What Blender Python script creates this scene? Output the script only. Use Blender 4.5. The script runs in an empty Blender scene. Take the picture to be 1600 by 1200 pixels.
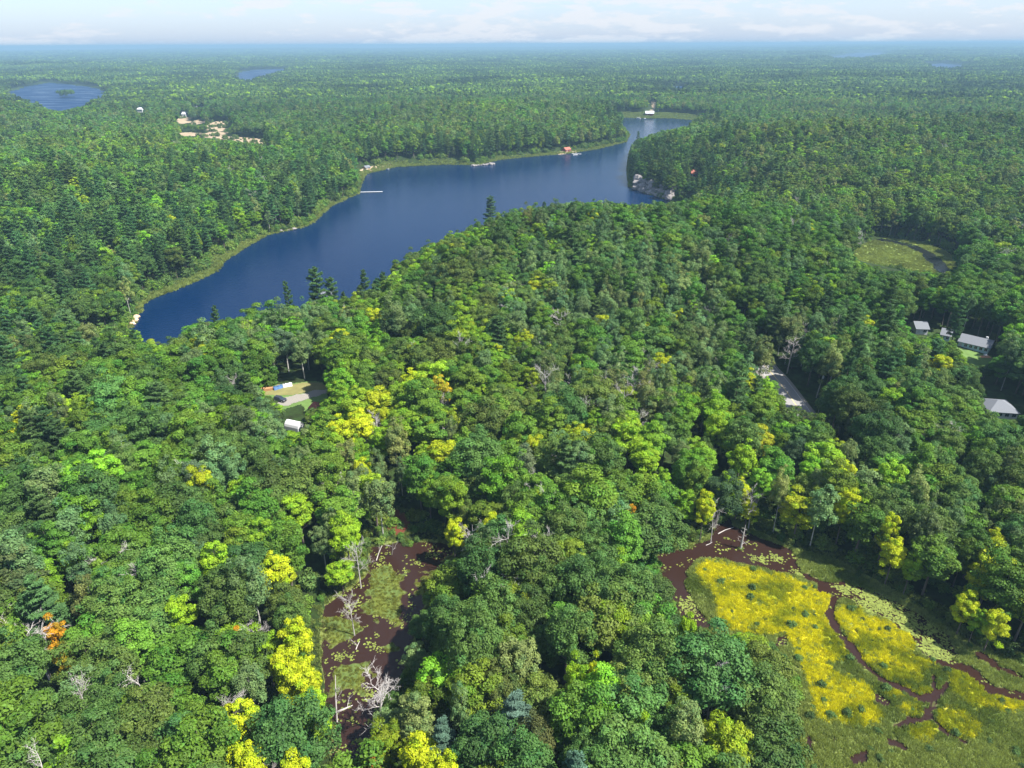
import bpy, math, random
import numpy as np
from mathutils import Matrix, Vector

R = math.radians
rnd = random.Random(7)
rng = np.random.default_rng(11)
scene = bpy.context.scene
COL = scene.collection

# ------------------------------------------------------------------ camera
CAM_Z = 120.0
PITCH, ROLL, FPX = 26.45, -0.25, 1067.0
cam_data = bpy.data.cameras.new('camera')
cam = bpy.data.objects.new('camera', cam_data)
COL.objects.link(cam)
cam_data.sensor_width = 36.0
cam_data.lens = 36.0 * FPX / 1600.0
cam_data.clip_start = 0.5
cam_data.clip_end = 90000
cam_mat = Matrix.Translation((0, 0, CAM_Z)) @ Matrix.Rotation(R(90 - PITCH), 4, 'X') @ Matrix.Rotation(R(ROLL), 4, 'Z')
cam.matrix_world = cam_mat
scene.camera = cam

# ------------------------------------------------------------------ light
SUN_EL, SUN_AZ = R(54), R(110)          # azimuth clockwise from +Y (view direction)
sun_vec = Vector((math.sin(SUN_AZ) * math.cos(SUN_EL), math.cos(SUN_AZ) * math.cos(SUN_EL), math.sin(SUN_EL)))
sd_ = bpy.data.lights.new('sun', 'SUN')
sd_.energy = 5.0
sd_.angle = R(0.5)
sd_.color = (1.0, 0.955, 0.87)
sun = bpy.data.objects.new('sun', sd_)
COL.objects.link(sun)
sun.location = (0, 0, 300)
sun.rotation_euler = sun_vec.to_track_quat('Z', 'Y').to_euler()

world = bpy.data.worlds.new('World')
scene.world = world
world.use_nodes = True
wn, wl = world.node_tree.nodes, world.node_tree.links
wn.clear()
w_out = wn.new('ShaderNodeOutputWorld')
w_bg = wn.new('ShaderNodeBackground')
w_bg.inputs['Strength'].default_value = 0.1
sky = wn.new('ShaderNodeTexSky')
sky.sky_type = 'NISHITA'
sky.sun_disc = False
sky.sun_elevation = SUN_EL
sky.sun_rotation = SUN_AZ
sky.altitude = 300
sky.air_density = 1.0
sky.dust_density = 0.1
sky.ozone_density = 3.5
# thin fair-weather clouds: noise on a flat layer, by view direction
tc = wn.new('ShaderNodeTexCoord')
sep = wn.new('ShaderNodeSeparateXYZ')
wl.new(tc.outputs['Generated'], sep.inputs[0])
def wmath(op, a, b=None, clamp=False):
    n = wn.new('ShaderNodeMath'); n.operation = op; n.use_clamp = clamp
    for i, v in enumerate((a, b)):
        if v is None: continue
        if isinstance(v, (int, float)): n.inputs[i].default_value = v
        else: wl.new(v, n.inputs[i])
    return n.outputs[0]
comb = wn.new('ShaderNodeCombineXYZ')
wl.new(sep.outputs['X'], comb.inputs[0]); wl.new(sep.outputs['Y'], comb.inputs[1]); wl.new(wmath('MULTIPLY', sep.outputs['Z'], 4.2), comb.inputs[2])
def wnoise(scale, detail, rough, off):
    m = wn.new('ShaderNodeMapping'); m.inputs['Location'].default_value = off
    wl.new(comb.outputs[0], m.inputs[0])
    n = wn.new('ShaderNodeTexNoise'); n.inputs['Scale'].default_value = scale
    n.inputs['Detail'].default_value = detail; n.inputs['Roughness'].default_value = rough
    wl.new(m.outputs[0], n.inputs['Vector'])
    return n.outputs['Fac']
puff = wnoise(13, 7, 0.62, (3.0, 1.5, 0))
cover = wnoise(2.2, 2, 0.5, (7.3, -2.0, 0))
cl = wmath('MULTIPLY', wmath('SUBTRACT', wmath('ADD', puff, wmath('MULTIPLY', cover, 0.5)), 0.72), 11.0, True)
veil = wmath('MULTIPLY', wmath('SUBTRACT', wnoise(3.0, 5, 0.55, (1, 9, 0)), 0.36), 1.3, True)
fac = wmath('MAXIMUM', wmath('MULTIPLY', cl, 0.72), wmath('MULTIPLY', veil, 0.45))
wmix = wn.new('ShaderNodeMix'); wmix.data_type = 'RGBA'
wl.new(fac, wmix.inputs[0]); wl.new(sky.outputs[0], wmix.inputs[6])
wmix.inputs[7].default_value = (7.6, 7.6, 8.1, 1)
hor = wmath('MULTIPLY', wmath('POWER', 2.718, wmath('MULTIPLY', sep.outputs['Z'], -6.0)), .9)
hor = wmath('MINIMUM', hor, .9)
wmix.inputs[7].default_value = (3.45, 3.5, 3.7, 1)
hmix = wn.new('ShaderNodeMix'); hmix.data_type = 'RGBA'
wl.new(hor, hmix.inputs[0]); wl.new(sky.outputs[0], hmix.inputs[6]); hmix.inputs[7].default_value = (1.65, 2.05, 2.95, 1)
wl.new(hmix.outputs[2], wmix.inputs[6])
wl.new(wmix.outputs[2], w_bg.inputs['Color'])
wl.new(w_bg.outputs[0], w_out.inputs['Surface'])

vs = scene.view_settings
vs.view_transform = 'Standard'
vs.look = 'None'
vs.exposure = 1.42
vs.gamma = 1.0
vs.use_curve_mapping = False
scene.cycles.max_bounces = 5
scene.cycles.diffuse_bounces = 2
scene.cycles.glossy_bounces = 2
scene.cycles.transmission_bounces = 3
scene.cycles.volume_bounces = 0
scene.cycles.use_denoising = True

# ------------------------------------------------------------------ projection between the photo's pixels (1600x1200) and the place
CR = np.array(cam_mat.to_3x3())
c_right, c_up, c_fwd = CR[:, 0], CR[:, 1], -CR[:, 2]
CAMP = np.array([0, 0, CAM_Z])
def project(P):
    d = np.asarray(P, float) - CAMP
    z = np.maximum(d @ c_fwd, 1e-3)
    return 800 + FPX * (d @ c_right) / z, 600 - FPX * (d @ c_up) / z, z
def ray(px, py):
    d = c_fwd + c_right * (px - 800) / FPX - c_up * (py - 600) / FPX
    return d / np.linalg.norm(d)
def at(px, py, z=0.0):
    d = ray(px, py)
    t = (z - CAM_Z) / d[2]
    return CAMP + d * t
def polyw(pts, z=0.0, k=None):
    out = []
    for i, p in enumerate(pts):
        q = at(p[0], p[1], z)
        f = p[2] if len(p) > 2 else 1.0
        out.append((q[0] * f, q[1] * f))
    return np.array(out)

# ------------------------------------------------------------------ numpy noise
def _hash(ix, iy, seed):
    h = (ix * 374761393 + iy * 668265263 + seed * 1274126177) & 0xFFFFFFFF
    h = ((h ^ (h >> 13)) * 1103515245) & 0xFFFFFFFF
    h = (h ^ (h >> 16)) & 0xFFFF
    return h / 65535.0
def vnoise(x, y, seed=0):
    ix, iy = np.floor(x).astype(np.int64), np.floor(y).astype(np.int64)
    fx, fy = x - ix, y - iy
    fx = fx * fx * (3 - 2 * fx); fy = fy * fy * (3 - 2 * fy)
    a, b = _hash(ix, iy, seed), _hash(ix + 1, iy, seed)
    c, d = _hash(ix, iy + 1, seed), _hash(ix + 1, iy + 1, seed)
    return (a + (b - a) * fx) * (1 - fy) + (c + (d - c) * fx) * fy
def fbm(x, y, lam, seed=0, octv=3):
    v, a, s = 0, 1.0, 0
    for o in range(octv):
        v = v + a * (vnoise(x / lam * 2 ** o + 17.3 * o, y / lam * 2 ** o - 9.1 * o, seed + o) - 0.5) * 2
        s += a; a *= 0.5
    return v / s
def sstep(a, b, x):
    t = np.clip((x - a) / (b - a), 0, 1)
    return t * t * (3 - 2 * t)
def inside(px, py, poly):
    c = np.zeros(np.shape(px), bool)
    n = len(poly)
    for i in range(n):
        x1, y1 = poly[i][0], poly[i][1]; x2, y2 = poly[(i + 1) % n][0], poly[(i + 1) % n][1]
        if y1 == y2: continue
        m = ((y1 > py) != (y2 > py)) & (px < (x2 - x1) * (py - y1) / (y2 - y1) + x1)
        c ^= m
    return c
def sdist(px, py, poly, closed=True):
    d = np.full(np.shape(px), 1e18)
    n = len(poly)
    for i in range(n if closed else n - 1):
        x1, y1 = poly[i][0], poly[i][1]; x2, y2 = poly[(i + 1) % n][0], poly[(i + 1) % n][1]
        ex, ey = x2 - x1, y2 - y1
        t = np.clip(((px - x1) * ex + (py - y1) * ey) / max(ex * ex + ey * ey, 1e-9), 0, 1)
        d = np.minimum(d, (px - x1 - t * ex) ** 2 + (py - y1 - t * ey) ** 2)
    d = np.sqrt(d)
    if not closed: return d
    return np.where(inside(px, py, poly), -d, d)
def smooth_poly(P, it=2):
    P = np.array(P)
    for _ in range(it):
        N = np.roll(P, -1, axis=0)
        P = np.stack([P * 0.75 + N * 0.25, P * 0.25 + N * 0.75], 1).reshape(-1, 2)
    return P

# ------------------------------------------------------------------ waters and open places, traced on the photograph and laid on the ground
WET = 2.0
LAKE_PX = [(130, 560), (156, 543), (208, 510), (228, 472), (290, 447), (340, 424), (352, 408), (392, 382), (420, 367), (470, 357), (490, 348), (518, 322),
           (560, 303), (566, 285), (572, 272), (620, 261), (700, 257), (745, 259), (780, 250), (850, 243), (890, 240), (935, 233), (978, 222),
           (984, 210), (968, 192), (974, 184), (1010, 185), (1050, 185), (1088, 188), (1092, 198), (1060, 212, .97), (1010, 222, .98), (984, 236), (980, 262), (983, 292),
           (1010, 302), (1060, 318), (1090, 330), (1060, 336, .86), (1010, 328, .84), (930, 318, .80), (850, 328, .80), (770, 342, .80), (690, 372, .82), (640, 392, .84),
           (600, 420, .86), (580, 450, .86), (540, 466, .86), (450, 482, .86), (400, 490, .86), (340, 500, .87), (300, 514, .88), (265, 530, .90), (228, 534, .93), (190, 545, .95), (150, 556, .97)]
lake = polyw(LAKE_PX)
LAKE_VIEW = [(205, 512), (228, 470), (290, 447), (340, 424), (352, 408), (392, 382), (420, 367), (470, 357), (490, 348), (518, 322),
             (560, 303), (566, 285), (575, 268), (620, 261), (700, 257), (745, 259), (780, 250), (850, 243), (890, 240), (935, 233), (980, 222),
             (982, 210), (972, 196), (974, 186), (1010, 187), (1050, 187), (1080, 189), (1070, 198), (1040, 204), (1010, 211), (985, 224), (981, 250), (983, 292),
             (1010, 302), (1048, 316), (1030, 317), (990, 320), (930, 311), (850, 318), (820, 322), (770, 333), (745, 340), (715, 345), (690, 362), (640, 384),
             (612, 397), (597, 414), (582, 430), (575, 440), (540, 454), (520, 452), (495, 452), (470, 462), (440, 470), (400, 480), (340, 492), (300, 502), (280, 512), (262, 533), (245, 536), (222, 524)]
far_w = {
    'a': [(366, 122, .9), (380, 112), (400, 109), (455, 107), (440, 113), (410, 119, .95), (385, 128, .9)],
    'b': [(15, 146), (40, 136), (78, 129), (110, 133), (152, 138), (168, 150), (158, 160), (130, 166, .97), (95, 174, .97), (60, 168, .97), (30, 160, .97)],
    'c': [(1322, 85.5), (1345, 82.5), (1378, 82.5), (1382, 87, .92), (1350, 90, .92), (1300, 92, .92), (1296, 89.5)],
    'd': [(1450, 101), (1470, 99), (1500, 102), (1500, 107, .93), (1455, 106, .93)],
    'e': [(1053, 136), (1064, 134), (1068, 141), (1060, 147, .96), (1054, 143, .97)],
}
far_lakes = {k: polyw(v) for k, v in far_w.items()}
def z3(pts, ox, oy): return [(ox + a / 3, oy + b / 3) for a, b in pts]
PR = lambda pts: z3(pts, 1066, 800)
WETR_PX = [(1024, 862), (1060, 856), (1098, 846), (1126, 818), (1140, 808), (1158, 822), (1200, 838), (1240, 860), (1300, 872), (1345, 898), (1400, 925), (1440, 952),
           (1490, 990), (1540, 1020), (1610, 1046), (1760, 1090), (1800, 1200), (1760, 1330), (1500, 1330), (1260, 1270), (1232, 1200), (1245, 1120), (1240, 1040),
           (1205, 1010), (1150, 998), (1110, 990), (1085, 988), (1066, 968), (1050, 925), (1034, 895)]
WETR_VIEW = [(1024, 865), (1062, 858), (1100, 850), (1130, 822), (1160, 830), (1200, 846), (1245, 870), (1300, 882), (1340, 905), (1400, 935), (1440, 960),
             (1490, 1000), (1540, 1030), (1600, 1056), (1600, 1120), (1530, 1150), (1540, 1200), (1262, 1200), (1256, 1130), (1252, 1060), (1215, 1010), (1150, 996), (1085, 988), (1060, 970), (1044, 930), (1030, 895)]
wet_r = smooth_poly(polyw(WETR_PX, WET), 1)
YEL = [polyw(PR(p), WET) for p in (
    [(75, 240), (110, 222), (250, 250), (400, 280), (520, 315), (600, 350), (690, 390), (722, 412), (700, 450), (680, 480), (705, 525), (735, 580), (780, 625), (770, 690), (720, 715),
     (690, 725), (750, 765), (870, 812), (902, 850), (890, 900), (952, 972), (880, 1000), (790, 1015), (690, 1000), (640, 950), (600, 890), (585, 800), (560, 740), (520, 680), (490, 570),
     (440, 575), (350, 592), (250, 570), (180, 540), (150, 480), (150, 410), (90, 340), (38, 290)],
    [(770, 440), (830, 450), (860, 490), (960, 510), (1050, 560), (1090, 640), (1080, 680), (1150, 690), (1210, 720), (1130, 740), (1140, 790), (1090, 810), (1000, 790), (950, 780),
     (900, 730), (830, 700), (800, 640), (770, 570), (722, 530), (705, 480), (730, 450)],
    [(1250, 730), (1320, 740), (1400, 780), (1420, 840), (1480, 860), (1560, 890), (1640, 905), (1600, 935), (1400, 935), (1320, 905), (1260, 850), (1245, 790)],
    [(1200, 950), (1260, 910), (1330, 930), (1380, 980), (1380, 1060), (1300, 1060), (1240, 1020), (1200, 990)],
    [(1050, 1015), (1130, 980), (1200, 1010), (1222, 1040), (1170, 1078), (1100, 1070), (1060, 1045)],
    [(1000, 905), (1080, 890), (1130, 930), (1080, 960), (1010, 940)],
    [(940, 830), (1000, 828), (1050, 862), (1010, 882), (950, 870)],
    [(1110, 825), (1160, 830), (1160, 870), (1120, 865)],
    [(1000, 800), (1060, 800), (1110, 845), (1150, 890), (1100, 900), (1060, 860)])]
YEL = [smooth_poly(p, 1) for p in YEL]
OPENR = [polyw(PR(p), WET) for p in (
    [(-140, 200), (-40, 175), (40, 172), (130, 120), (190, 10), (230, 10), (240, 66), (330, 105), (430, 145), (500, 178), (548, 220), (545, 262), (560, 300), (480, 290), (400, 268), (250, 236), (110, 210),
     (60, 232), (15, 290), (20, 350), (70, 440), (110, 500), (155, 545), (90, 560), (0, 570), (-60, 400)],
    [(905, 850), (930, 850), (975, 890), (960, 925), (915, 905)], [(1125, 915), (1175, 910), (1172, 960), (1130, 975)],
    [(930, 1035), (975, 1060), (1060, 1105), (1040, 1120), (960, 1085)], [(700, 1055), (725, 1065), (745, 1125), (715, 1110)],
    [(780, 1150), (860, 1120), (860, 1150), (830, 1200), (790, 1190)],
    [(640, 325), (720, 322), (900, 375), (1040, 445), (1160, 510), (1250, 590), (1285, 680), (1200, 710), (1120, 680), (1060, 570), (960, 505), (870, 480), (840, 445), (760, 405), (640, 372)])]
CHAN = [(polyw(PR(p), WET), w * .95) for p, w in (
    ([(720, 405), (690, 480), (725, 560), (790, 620), (815, 690), (900, 755), (960, 800), (1050, 835), (1120, 880), (1180, 870)], 1.3),
    ([(1060, 830), (1110, 870), (1165, 900), (1150, 970), (1060, 975), (1000, 1010)], 0.8),
    ([(545, 290), (620, 320), (700, 350)], 1.2),
    ([(1170, 760), (1190, 850), (1170, 900)], 0.7),
    ([(1200, 700), (1260, 712), (1340, 742), (1400, 785), (1450, 835), (1560, 858), (1700, 890)], 1.6),
    ([(1240, 800), (1190, 900), (1170, 960), (1240, 1040), (1330, 1085)], 0.6),
    ([(1400, 675), (1440, 700), (1500, 740), (1560, 760)], 1.3),
    ([(640, 1180), (600, 1120), (590, 1060)], .5),
    ([(330, 610), (420, 640), (480, 600)], 1.0))]
LILY = [polyw(PR(p), WET) for p in (
    [(680, 330), (760, 330), (900, 378), (1040, 448), (1160, 512), (1250, 592), (1280, 685), (1200, 702), (1120, 670), (1060, 570), (960, 505), (860, 470), (760, 410)],
    [(30, 350), (90, 350), (150, 420), (150, 520), (100, 490), (60, 440)], [(-5, 400), (50, 400), (70, 470), (20, 490), (-10, 450)],
    [(365, 205), (450, 200), (470, 225), (400, 245), (365, 235)], [(290, 200), (340, 195), (350, 225), (310, 232)], [(500, 270), (540, 270), (580, 300), (540, 302)],
    [(480, 195), (540, 200), (640, 240), (560, 240)])]
WETL_PX = [(578, 852), (640, 846), (704, 846), (712, 868), (698, 888), (672, 935), (652, 985), (640, 1030), (618, 1080), (602, 1120), (590, 1200), (570, 1290), (520, 1290),
           (520, 1200), (516, 1130), (505, 1060), (500, 1000), (504, 955), (528, 925), (548, 918), (572, 895), (580, 870)]
WETL_VIEW = [(586, 854), (700, 850), (704, 868), (690, 888), (664, 935), (640, 985), (626, 1030), (608, 1080), (590, 1110), (565, 1130),
             (530, 1160), (524, 1100), (514, 1060), (510, 1000), (512, 965), (535, 935), (555, 925), (578, 900), (586, 870)]
wet_l = smooth_poly(polyw(WETL_PX, WET), 1)
OLIVE = [polyw(p, WET) for p in (
    [(578, 888), (600, 880), (632, 892), (637, 930), (628, 950), (640, 975), (625, 992), (600, 975), (575, 962), (560, 958), (570, 925)],
    [(640, 905), (672, 880), (708, 868), (705, 890), (672, 938), (648, 932), (640, 920)], [(652, 860), (675, 858), (692, 864), (672, 876), (654, 873)],
    [(500, 966), (535, 955), (560, 965), (575, 985), (545, 1000), (520, 1015), (500, 1005)],
    [(505, 1045), (540, 1035), (575, 1040), (590, 1058), (570, 1088), (530, 1085), (505, 1100)], [(596, 1005), (615, 1000), (622, 1015), (605, 1022)])]
SMALL_PX = [(600, 792), (618, 796), (638, 805), (642, 822), (634, 836), (612, 832), (600, 812)]
small_pond = smooth_poly(polyw(SMALL_PX, WET + .5), 2)
SMALL_VIEW = [(600, 798), (636, 806), (640, 834), (612, 830)]
MEAD_PX = [(1316, 392), (1345, 384), (1372, 373), (1395, 373), (1432, 377), (1466, 387), (1500, 408), (1508, 432), (1420, 432), (1340, 420), (1310, 405)]
meadow = smooth_poly(polyw(MEAD_PX, WET), 1)
MEAD_VIEW = [(1330, 392), (1375, 380), (1392, 375), (1430, 379), (1462, 390), (1494, 412), (1490, 428), (1400, 424), (1345, 412)]
creek_m = polyw([(1372, 374), (1395, 378), (1425, 385), (1448, 397), (1465, 412), (1475, 424), (1495, 432)], WET)
SAND = [polyw(p, 6) for p in ([(275, 190), (284, 182), (296, 184), (296, 192), (280, 194)], [(300, 192), (312, 187), (318, 191), (302, 196)],
                              [(326, 194), (336, 190), (358, 190), (366, 194), (356, 198), (350, 205), (334, 206), (326, 200)],
                              [(280, 208), (300, 207), (318, 210), (330, 206), (352, 207), (345, 212), (362, 214), (398, 216), (422, 221), (420, 227), (390, 224), (355, 219), (335, 217), (310, 213), (284, 212)])]
SAND_VIEW = [[(275, 188), (286, 182), (297, 186), (320, 188), (318, 195), (280, 194)], [(326, 192), (336, 189), (366, 192), (355, 202), (330, 205)],
             [(280, 207), (350, 206), (362, 213), (422, 221), (420, 227), (355, 219), (284, 213)]]
YARD_PX = [(1498, 548), (1508, 545), (1548, 556), (1546, 566), (1530, 574), (1512, 566), (1500, 556)]
CLEAR_VIEW = [(406, 612), (428, 603), (505, 600), (505, 612), (498, 644), (484, 640), (470, 634), (440, 636), (428, 620)]
TARP_VIEW = [(448, 658), (470, 660), (472, 672), (450, 668)]
ROAD_VIEW = [(1213, 585), (1224, 588), (1252, 628), (1241, 642), (1229, 636), (1213, 606)]
HOUSE_VIEWS = [[(1422, 500), (1452, 502), (1452, 526), (1424, 526)], [(1494, 515), (1560, 538), (1548, 566), (1522, 574), (1504, 552), (1490, 530)], [(1469, 518), (1480, 516), (1480, 532), (1469, 532)],
               [(1539, 627), (1570, 626), (1594, 634), (1592, 648), (1540, 648)]]
COTTAGE_VIEWS = [[(872, 230), (898, 230), (902, 241), (870, 241)], [(1003, 172), (1022, 172), (1024, 186), (1003, 186)], [(1014, 155), (1026, 155), (1022, 176), (1012, 176)],
                 [(552, 260), (612, 256), (614, 264), (575, 274), (556, 268)], [(1078, 268), (1090, 268), (1090, 276), (1078, 276)], [(1048, 306), (1068, 308), (1068, 316), (1048, 316)], [(502, 456), (522, 455), (522, 465), (502, 466)],
                 [(995, 211), (1001, 211), (1001, 217), (995, 217)], [(302, 152), (316, 152), (318, 168), (300, 168)], [(284, 174), (292, 174), (292, 184), (284, 184)], [(428, 138), (452, 138), (452, 144), (428, 144)], [(214, 169), (224, 169), (224, 176), (214, 176)],
                 [(1150, 828), (1162, 828), (1162, 860), (1150, 860)], [(1270, 588), (1284, 588), (1282, 622), (1270, 622)]]
PROTECT = [LAKE_VIEW, WETR_VIEW, WETL_VIEW, SMALL_VIEW, MEAD_VIEW, CLEAR_VIEW, TARP_VIEW, ROAD_VIEW] + SAND_VIEW + HOUSE_VIEWS + COTTAGE_VIEWS + [[(a, b) for a, b, *_ in v] for v in far_w.values()]

HILLS = [(60, 395, 120, 95, 15), (-60, 330, 90, 70, 5), (-105, 300, 60, 35, 7), (170, 330, 70, 90, 7), (-420, 520, 190, 150, 24), (-330, 820, 260, 140, 14), (300, 760, 150, 110, 20), (520, 800, 220, 160, 14),
         (60, 1150, 260, 110, 12), (-60, 190, 60, 60, 5), (40, 150, 30, 60, 5), (-150, 130, 70, 80, 6), (250, 250, 60, 70, 3), (330, 560, 120, 60, 8), (900, 900, 300, 120, 16), (-900, 1200, 300, 150, 16)]
ISLE = at(105, 152)[:2]
def terrain(x, y):
    x = np.asarray(x, float); y = np.asarray(y, float)
    r = np.hypot(x, y)
    h = 5 + 2.5 * fbm(x, y, 90, 3) + 5 * fbm(x, y, 320, 5, 2)
    h = h + sstep(600, 1800, r) * 17 * fbm(x, y, 620, 21, 3) + sstep(2200, 6000, r) * 20 * fbm(x, y, 2600, 31, 3) + sstep(9000, 22000, r) * (14 + 75 * fbm(x, y * .6, 6000, 41, 4))
    h = h + sstep(6000, 14000, r) * 16 * sstep(-.1, .5, np.arctan2(x, np.maximum(y, 1)))
    for hx, hy, rx, ry, hh in HILLS:
        h = h + hh * np.exp(-((x - hx) / rx) ** 2 - ((y - hy) / ry) ** 2)
    h = np.minimum(np.maximum(h, 2.6), 96)
    sl = sdist(x, y, lake)
    dent = 1.5 * fbm(x, y, 14, 77, 2)
    bank = 45 - 28 * np.exp(-((x - 190) / 90) ** 2 - ((y - 640) / 120) ** 2)
    h = np.where(sl > 0, 0.25 + np.maximum(h - .25, 2.0) * sstep(0, 1, (sl + dent) / bank) ** .8, np.maximum(-3.0, -.1 + sl * .25))
    for p in far_lakes.values():
        s = np.maximum(sdist(x, y, p) + 16 * fbm(x, y, 110, 441, 3), 26 - np.hypot(x - ISLE[0], y - ISLE[1]))
        h = np.where(s > 0, .5 + (h - .5) * sstep(0, 220, s), -3.0)
    WS = [(sdist(x, y, p), lv) for p, lv in ((wet_r, WET), (wet_l, WET), (small_pond, WET + .5), (meadow, WET))]
    s = np.min([w[0] for w in WS], 0); lv = np.choose(np.argmin([w[0] for w in WS], 0), [w[1] for w in WS])
    h = np.where(s > 28, h, np.where(s > 0, lv + .1 + (np.maximum(h, lv + .6) - lv - .1) * sstep(0, 26, s + .6 * dent), lv - np.minimum(1.6, .25 - s * .35)))
    for p in SAND:
        s = sdist(x, y, p)
        h = 6 + (h - 6) * sstep(0, 160, s)
    return h
def ground_at(px, py):
    d = ray(px, py)
    t = np.linspace(60, 3200, 3141)
    P = CAMP[None] + d[None] * t[:, None]
    g = terrain(P[:, 0], P[:, 1])
    k = int(np.argmax(P[:, 2] < g))
    return Vector((P[k, 0], P[k, 1], g[k]))

# ------------------------------------------------------------------ object helpers
def tag(o, label=None, cat=None, group=None, kind=None):
    if label: o['label'] = label
    if cat: o['category'] = cat
    if group: o['group'] = group
    if kind: o['kind'] = kind
    return o
def link(name, me, parent=None):
    o = bpy.data.objects.new(name, me)
    COL.objects.link(o)
    if parent is not None: o.parent = parent
    return o
def empty(name, loc, rz=0.0):
    o = bpy.data.objects.new(name, None)
    COL.objects.link(o)
    o.location = loc
    o.rotation_euler = (0, 0, rz)
    o.empty_display_size = .5
    return o
def np_mesh(name, V, F4=None, F3=None, mats=(), attrs=None, smooth=False, matidx=None):
    me = bpy.data.meshes.new(name)
    V = np.asarray(V, np.float32).reshape(-1, 3)
    F4 = np.zeros((0, 4), np.int32) if F4 is None else np.asarray(F4, np.int32).reshape(-1, 4)
    F3 = np.zeros((0, 3), np.int32) if F3 is None else np.asarray(F3, np.int32).reshape(-1, 3)
    me.vertices.add(len(V)); me.vertices.foreach_set('co', V.ravel())
    nl = len(F4) * 4 + len(F3) * 3
    me.loops.add(nl); me.loops.foreach_set('vertex_index', np.concatenate([F4.ravel(), F3.ravel()]))
    tot = np.concatenate([np.full(len(F4), 4), np.full(len(F3), 3)]).astype(np.int32)
    me.polygons.add(len(tot))
    if len(tot):
        st = np.concatenate([[0], np.cumsum(tot)[:-1]]).astype(np.int32)
        me.polygons.foreach_set('loop_start', st)
        me.polygons.foreach_set('loop_total', tot)
    if matidx is not None: me.polygons.foreach_set('material_index', np.asarray(matidx, np.int32))
    me.polygons.foreach_set('use_smooth', np.full(len(tot), bool(smooth)))
    for m in mats: me.materials.append(m)
    me.update(calc_edges=True)
    for nm, (typ, dom, arr) in (attrs or {}).items():
        a = me.attributes.new(nm, typ, dom)
        a.data.foreach_set('color' if typ == 'FLOAT_COLOR' else 'vector' if typ == 'FLOAT_VECTOR' else 'value', np.asarray(arr, np.float32 if typ != 'INT' else np.int32).ravel())
    return me
class MB:
    """collects boxes, prisms and tubes into one mesh"""
    def __init__(s): s.V, s.F = [], []
    def add(s, vs, fs):
        b = len(s.V); s.V += [tuple(v) for v in vs]; s.F += [tuple(i + b for i in f) for f in fs]
    def box(s, c, d, rz=0.0):
        ca, sa = math.cos(rz), math.sin(rz); vs = []
        for k in (-.5, .5):
            for i, j in ((-.5, -.5), (.5, -.5), (.5, .5), (-.5, .5)):
                x, y = i * d[0], j * d[1]
                vs.append((c[0] + x * ca - y * sa, c[1] + x * sa + y * ca, c[2] + k * d[2]))
        s.add(vs, [(3, 2, 1, 0), (4, 5, 6, 7), (0, 1, 5, 4), (1, 2, 6, 5), (2, 3, 7, 6), (3, 0, 4, 7)])
    def prism(s, prof, y0, y1):
        """profile in x,z swept from y0 to y1"""
        n = len(prof)
        vs = [(x, y0, z) for x, z in prof] + [(x, y1, z) for x, z in prof]
        s.add(vs, [tuple(range(n)), tuple(range(2 * n - 1, n - 1, -1))] + [(i, i + n, (i + 1) % n + n, (i + 1) % n) for i in range(n)])
    def tube(s, pts, rad, sides=6):
        pts = [Vector(p) for p in pts]; vs = []
        for i, p in enumerate(pts):
            d = (pts[min(i + 1, len(pts) - 1)] - pts[max(i - 1, 0)]).normalized()
            a = d.orthogonal().normalized(); b = d.cross(a)
            for k in range(sides):
                t = 2 * math.pi * k / sides
                vs.append(p + (a * math.cos(t) + b * math.sin(t)) * rad[i])
        fs = []
        for i in range(len(pts) - 1):
            for k in range(sides):
                fs.append((i * sides + k, i * sides + (k + 1) % sides, (i + 1) * sides + (k + 1) % sides, (i + 1) * sides + k))
        fs.append(tuple(range(sides - 1, -1, -1))); fs.append(tuple(range((len(pts) - 1) * sides, len(pts) * sides)))
        s.add(vs, fs)
    def mesh(s, name, mat, smooth=False):
        me = bpy.data.meshes.new(name); me.from_pydata(s.V, [], s.F); me.materials.append(mat)
        if smooth: me.polygons.foreach_set('use_smooth', [True] * len(me.polygons))
        me.update(); return me
    def build(s, name, mat, parent=None, smooth=False): return link(name, s.mesh(name, mat, smooth), parent)

# ------------------------------------------------------------------ materials
def new_mat(name):
    m = bpy.data.materials.new(name); m.use_nodes = True
    nt = m.node_tree; nt.nodes.clear()
    return m, nt.nodes, nt.links
def simple(name, col, rough=.8, scale=4.0, amt=.25, metallic=0.0, bump=.0):
    m, N, L = new_mat(name)
    o = N.new('ShaderNodeOutputMaterial'); b = N.new('ShaderNodeBsdfPrincipled')
    tcn = N.new('ShaderNodeTexCoord'); no = N.new('ShaderNodeTexNoise')
    no.inputs['Scale'].default_value = scale; no.inputs['Detail'].default_value = 5
    L.new(tcn.outputs['Object'], no.inputs['Vector'])
    mx = N.new('ShaderNodeMix'); mx.data_type = 'RGBA'
    mx.inputs[6].default_value = tuple(c * (1 - amt) for c in col) + (1,)
    mx.inputs[7].default_value = tuple(min(1, c * (1 + amt)) for c in col) + (1,)
    L.new(no.outputs['Fac'], mx.inputs[0]); L.new(mx.outputs[2], b.inputs['Base Color'])
    b.inputs['Roughness'].default_value = rough; b.inputs['Metallic'].default_value = metallic
    if bump:
        bp = N.new('ShaderNodeBump'); bp.inputs['Strength'].default_value = bump; bp.inputs['Distance'].default_value = .05
        L.new(no.outputs['Fac'], bp.inputs['Height']); L.new(bp.outputs[0], b.inputs['Normal'])
    L.new(b.outputs[0], o.inputs['Surface'])
    return m
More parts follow.
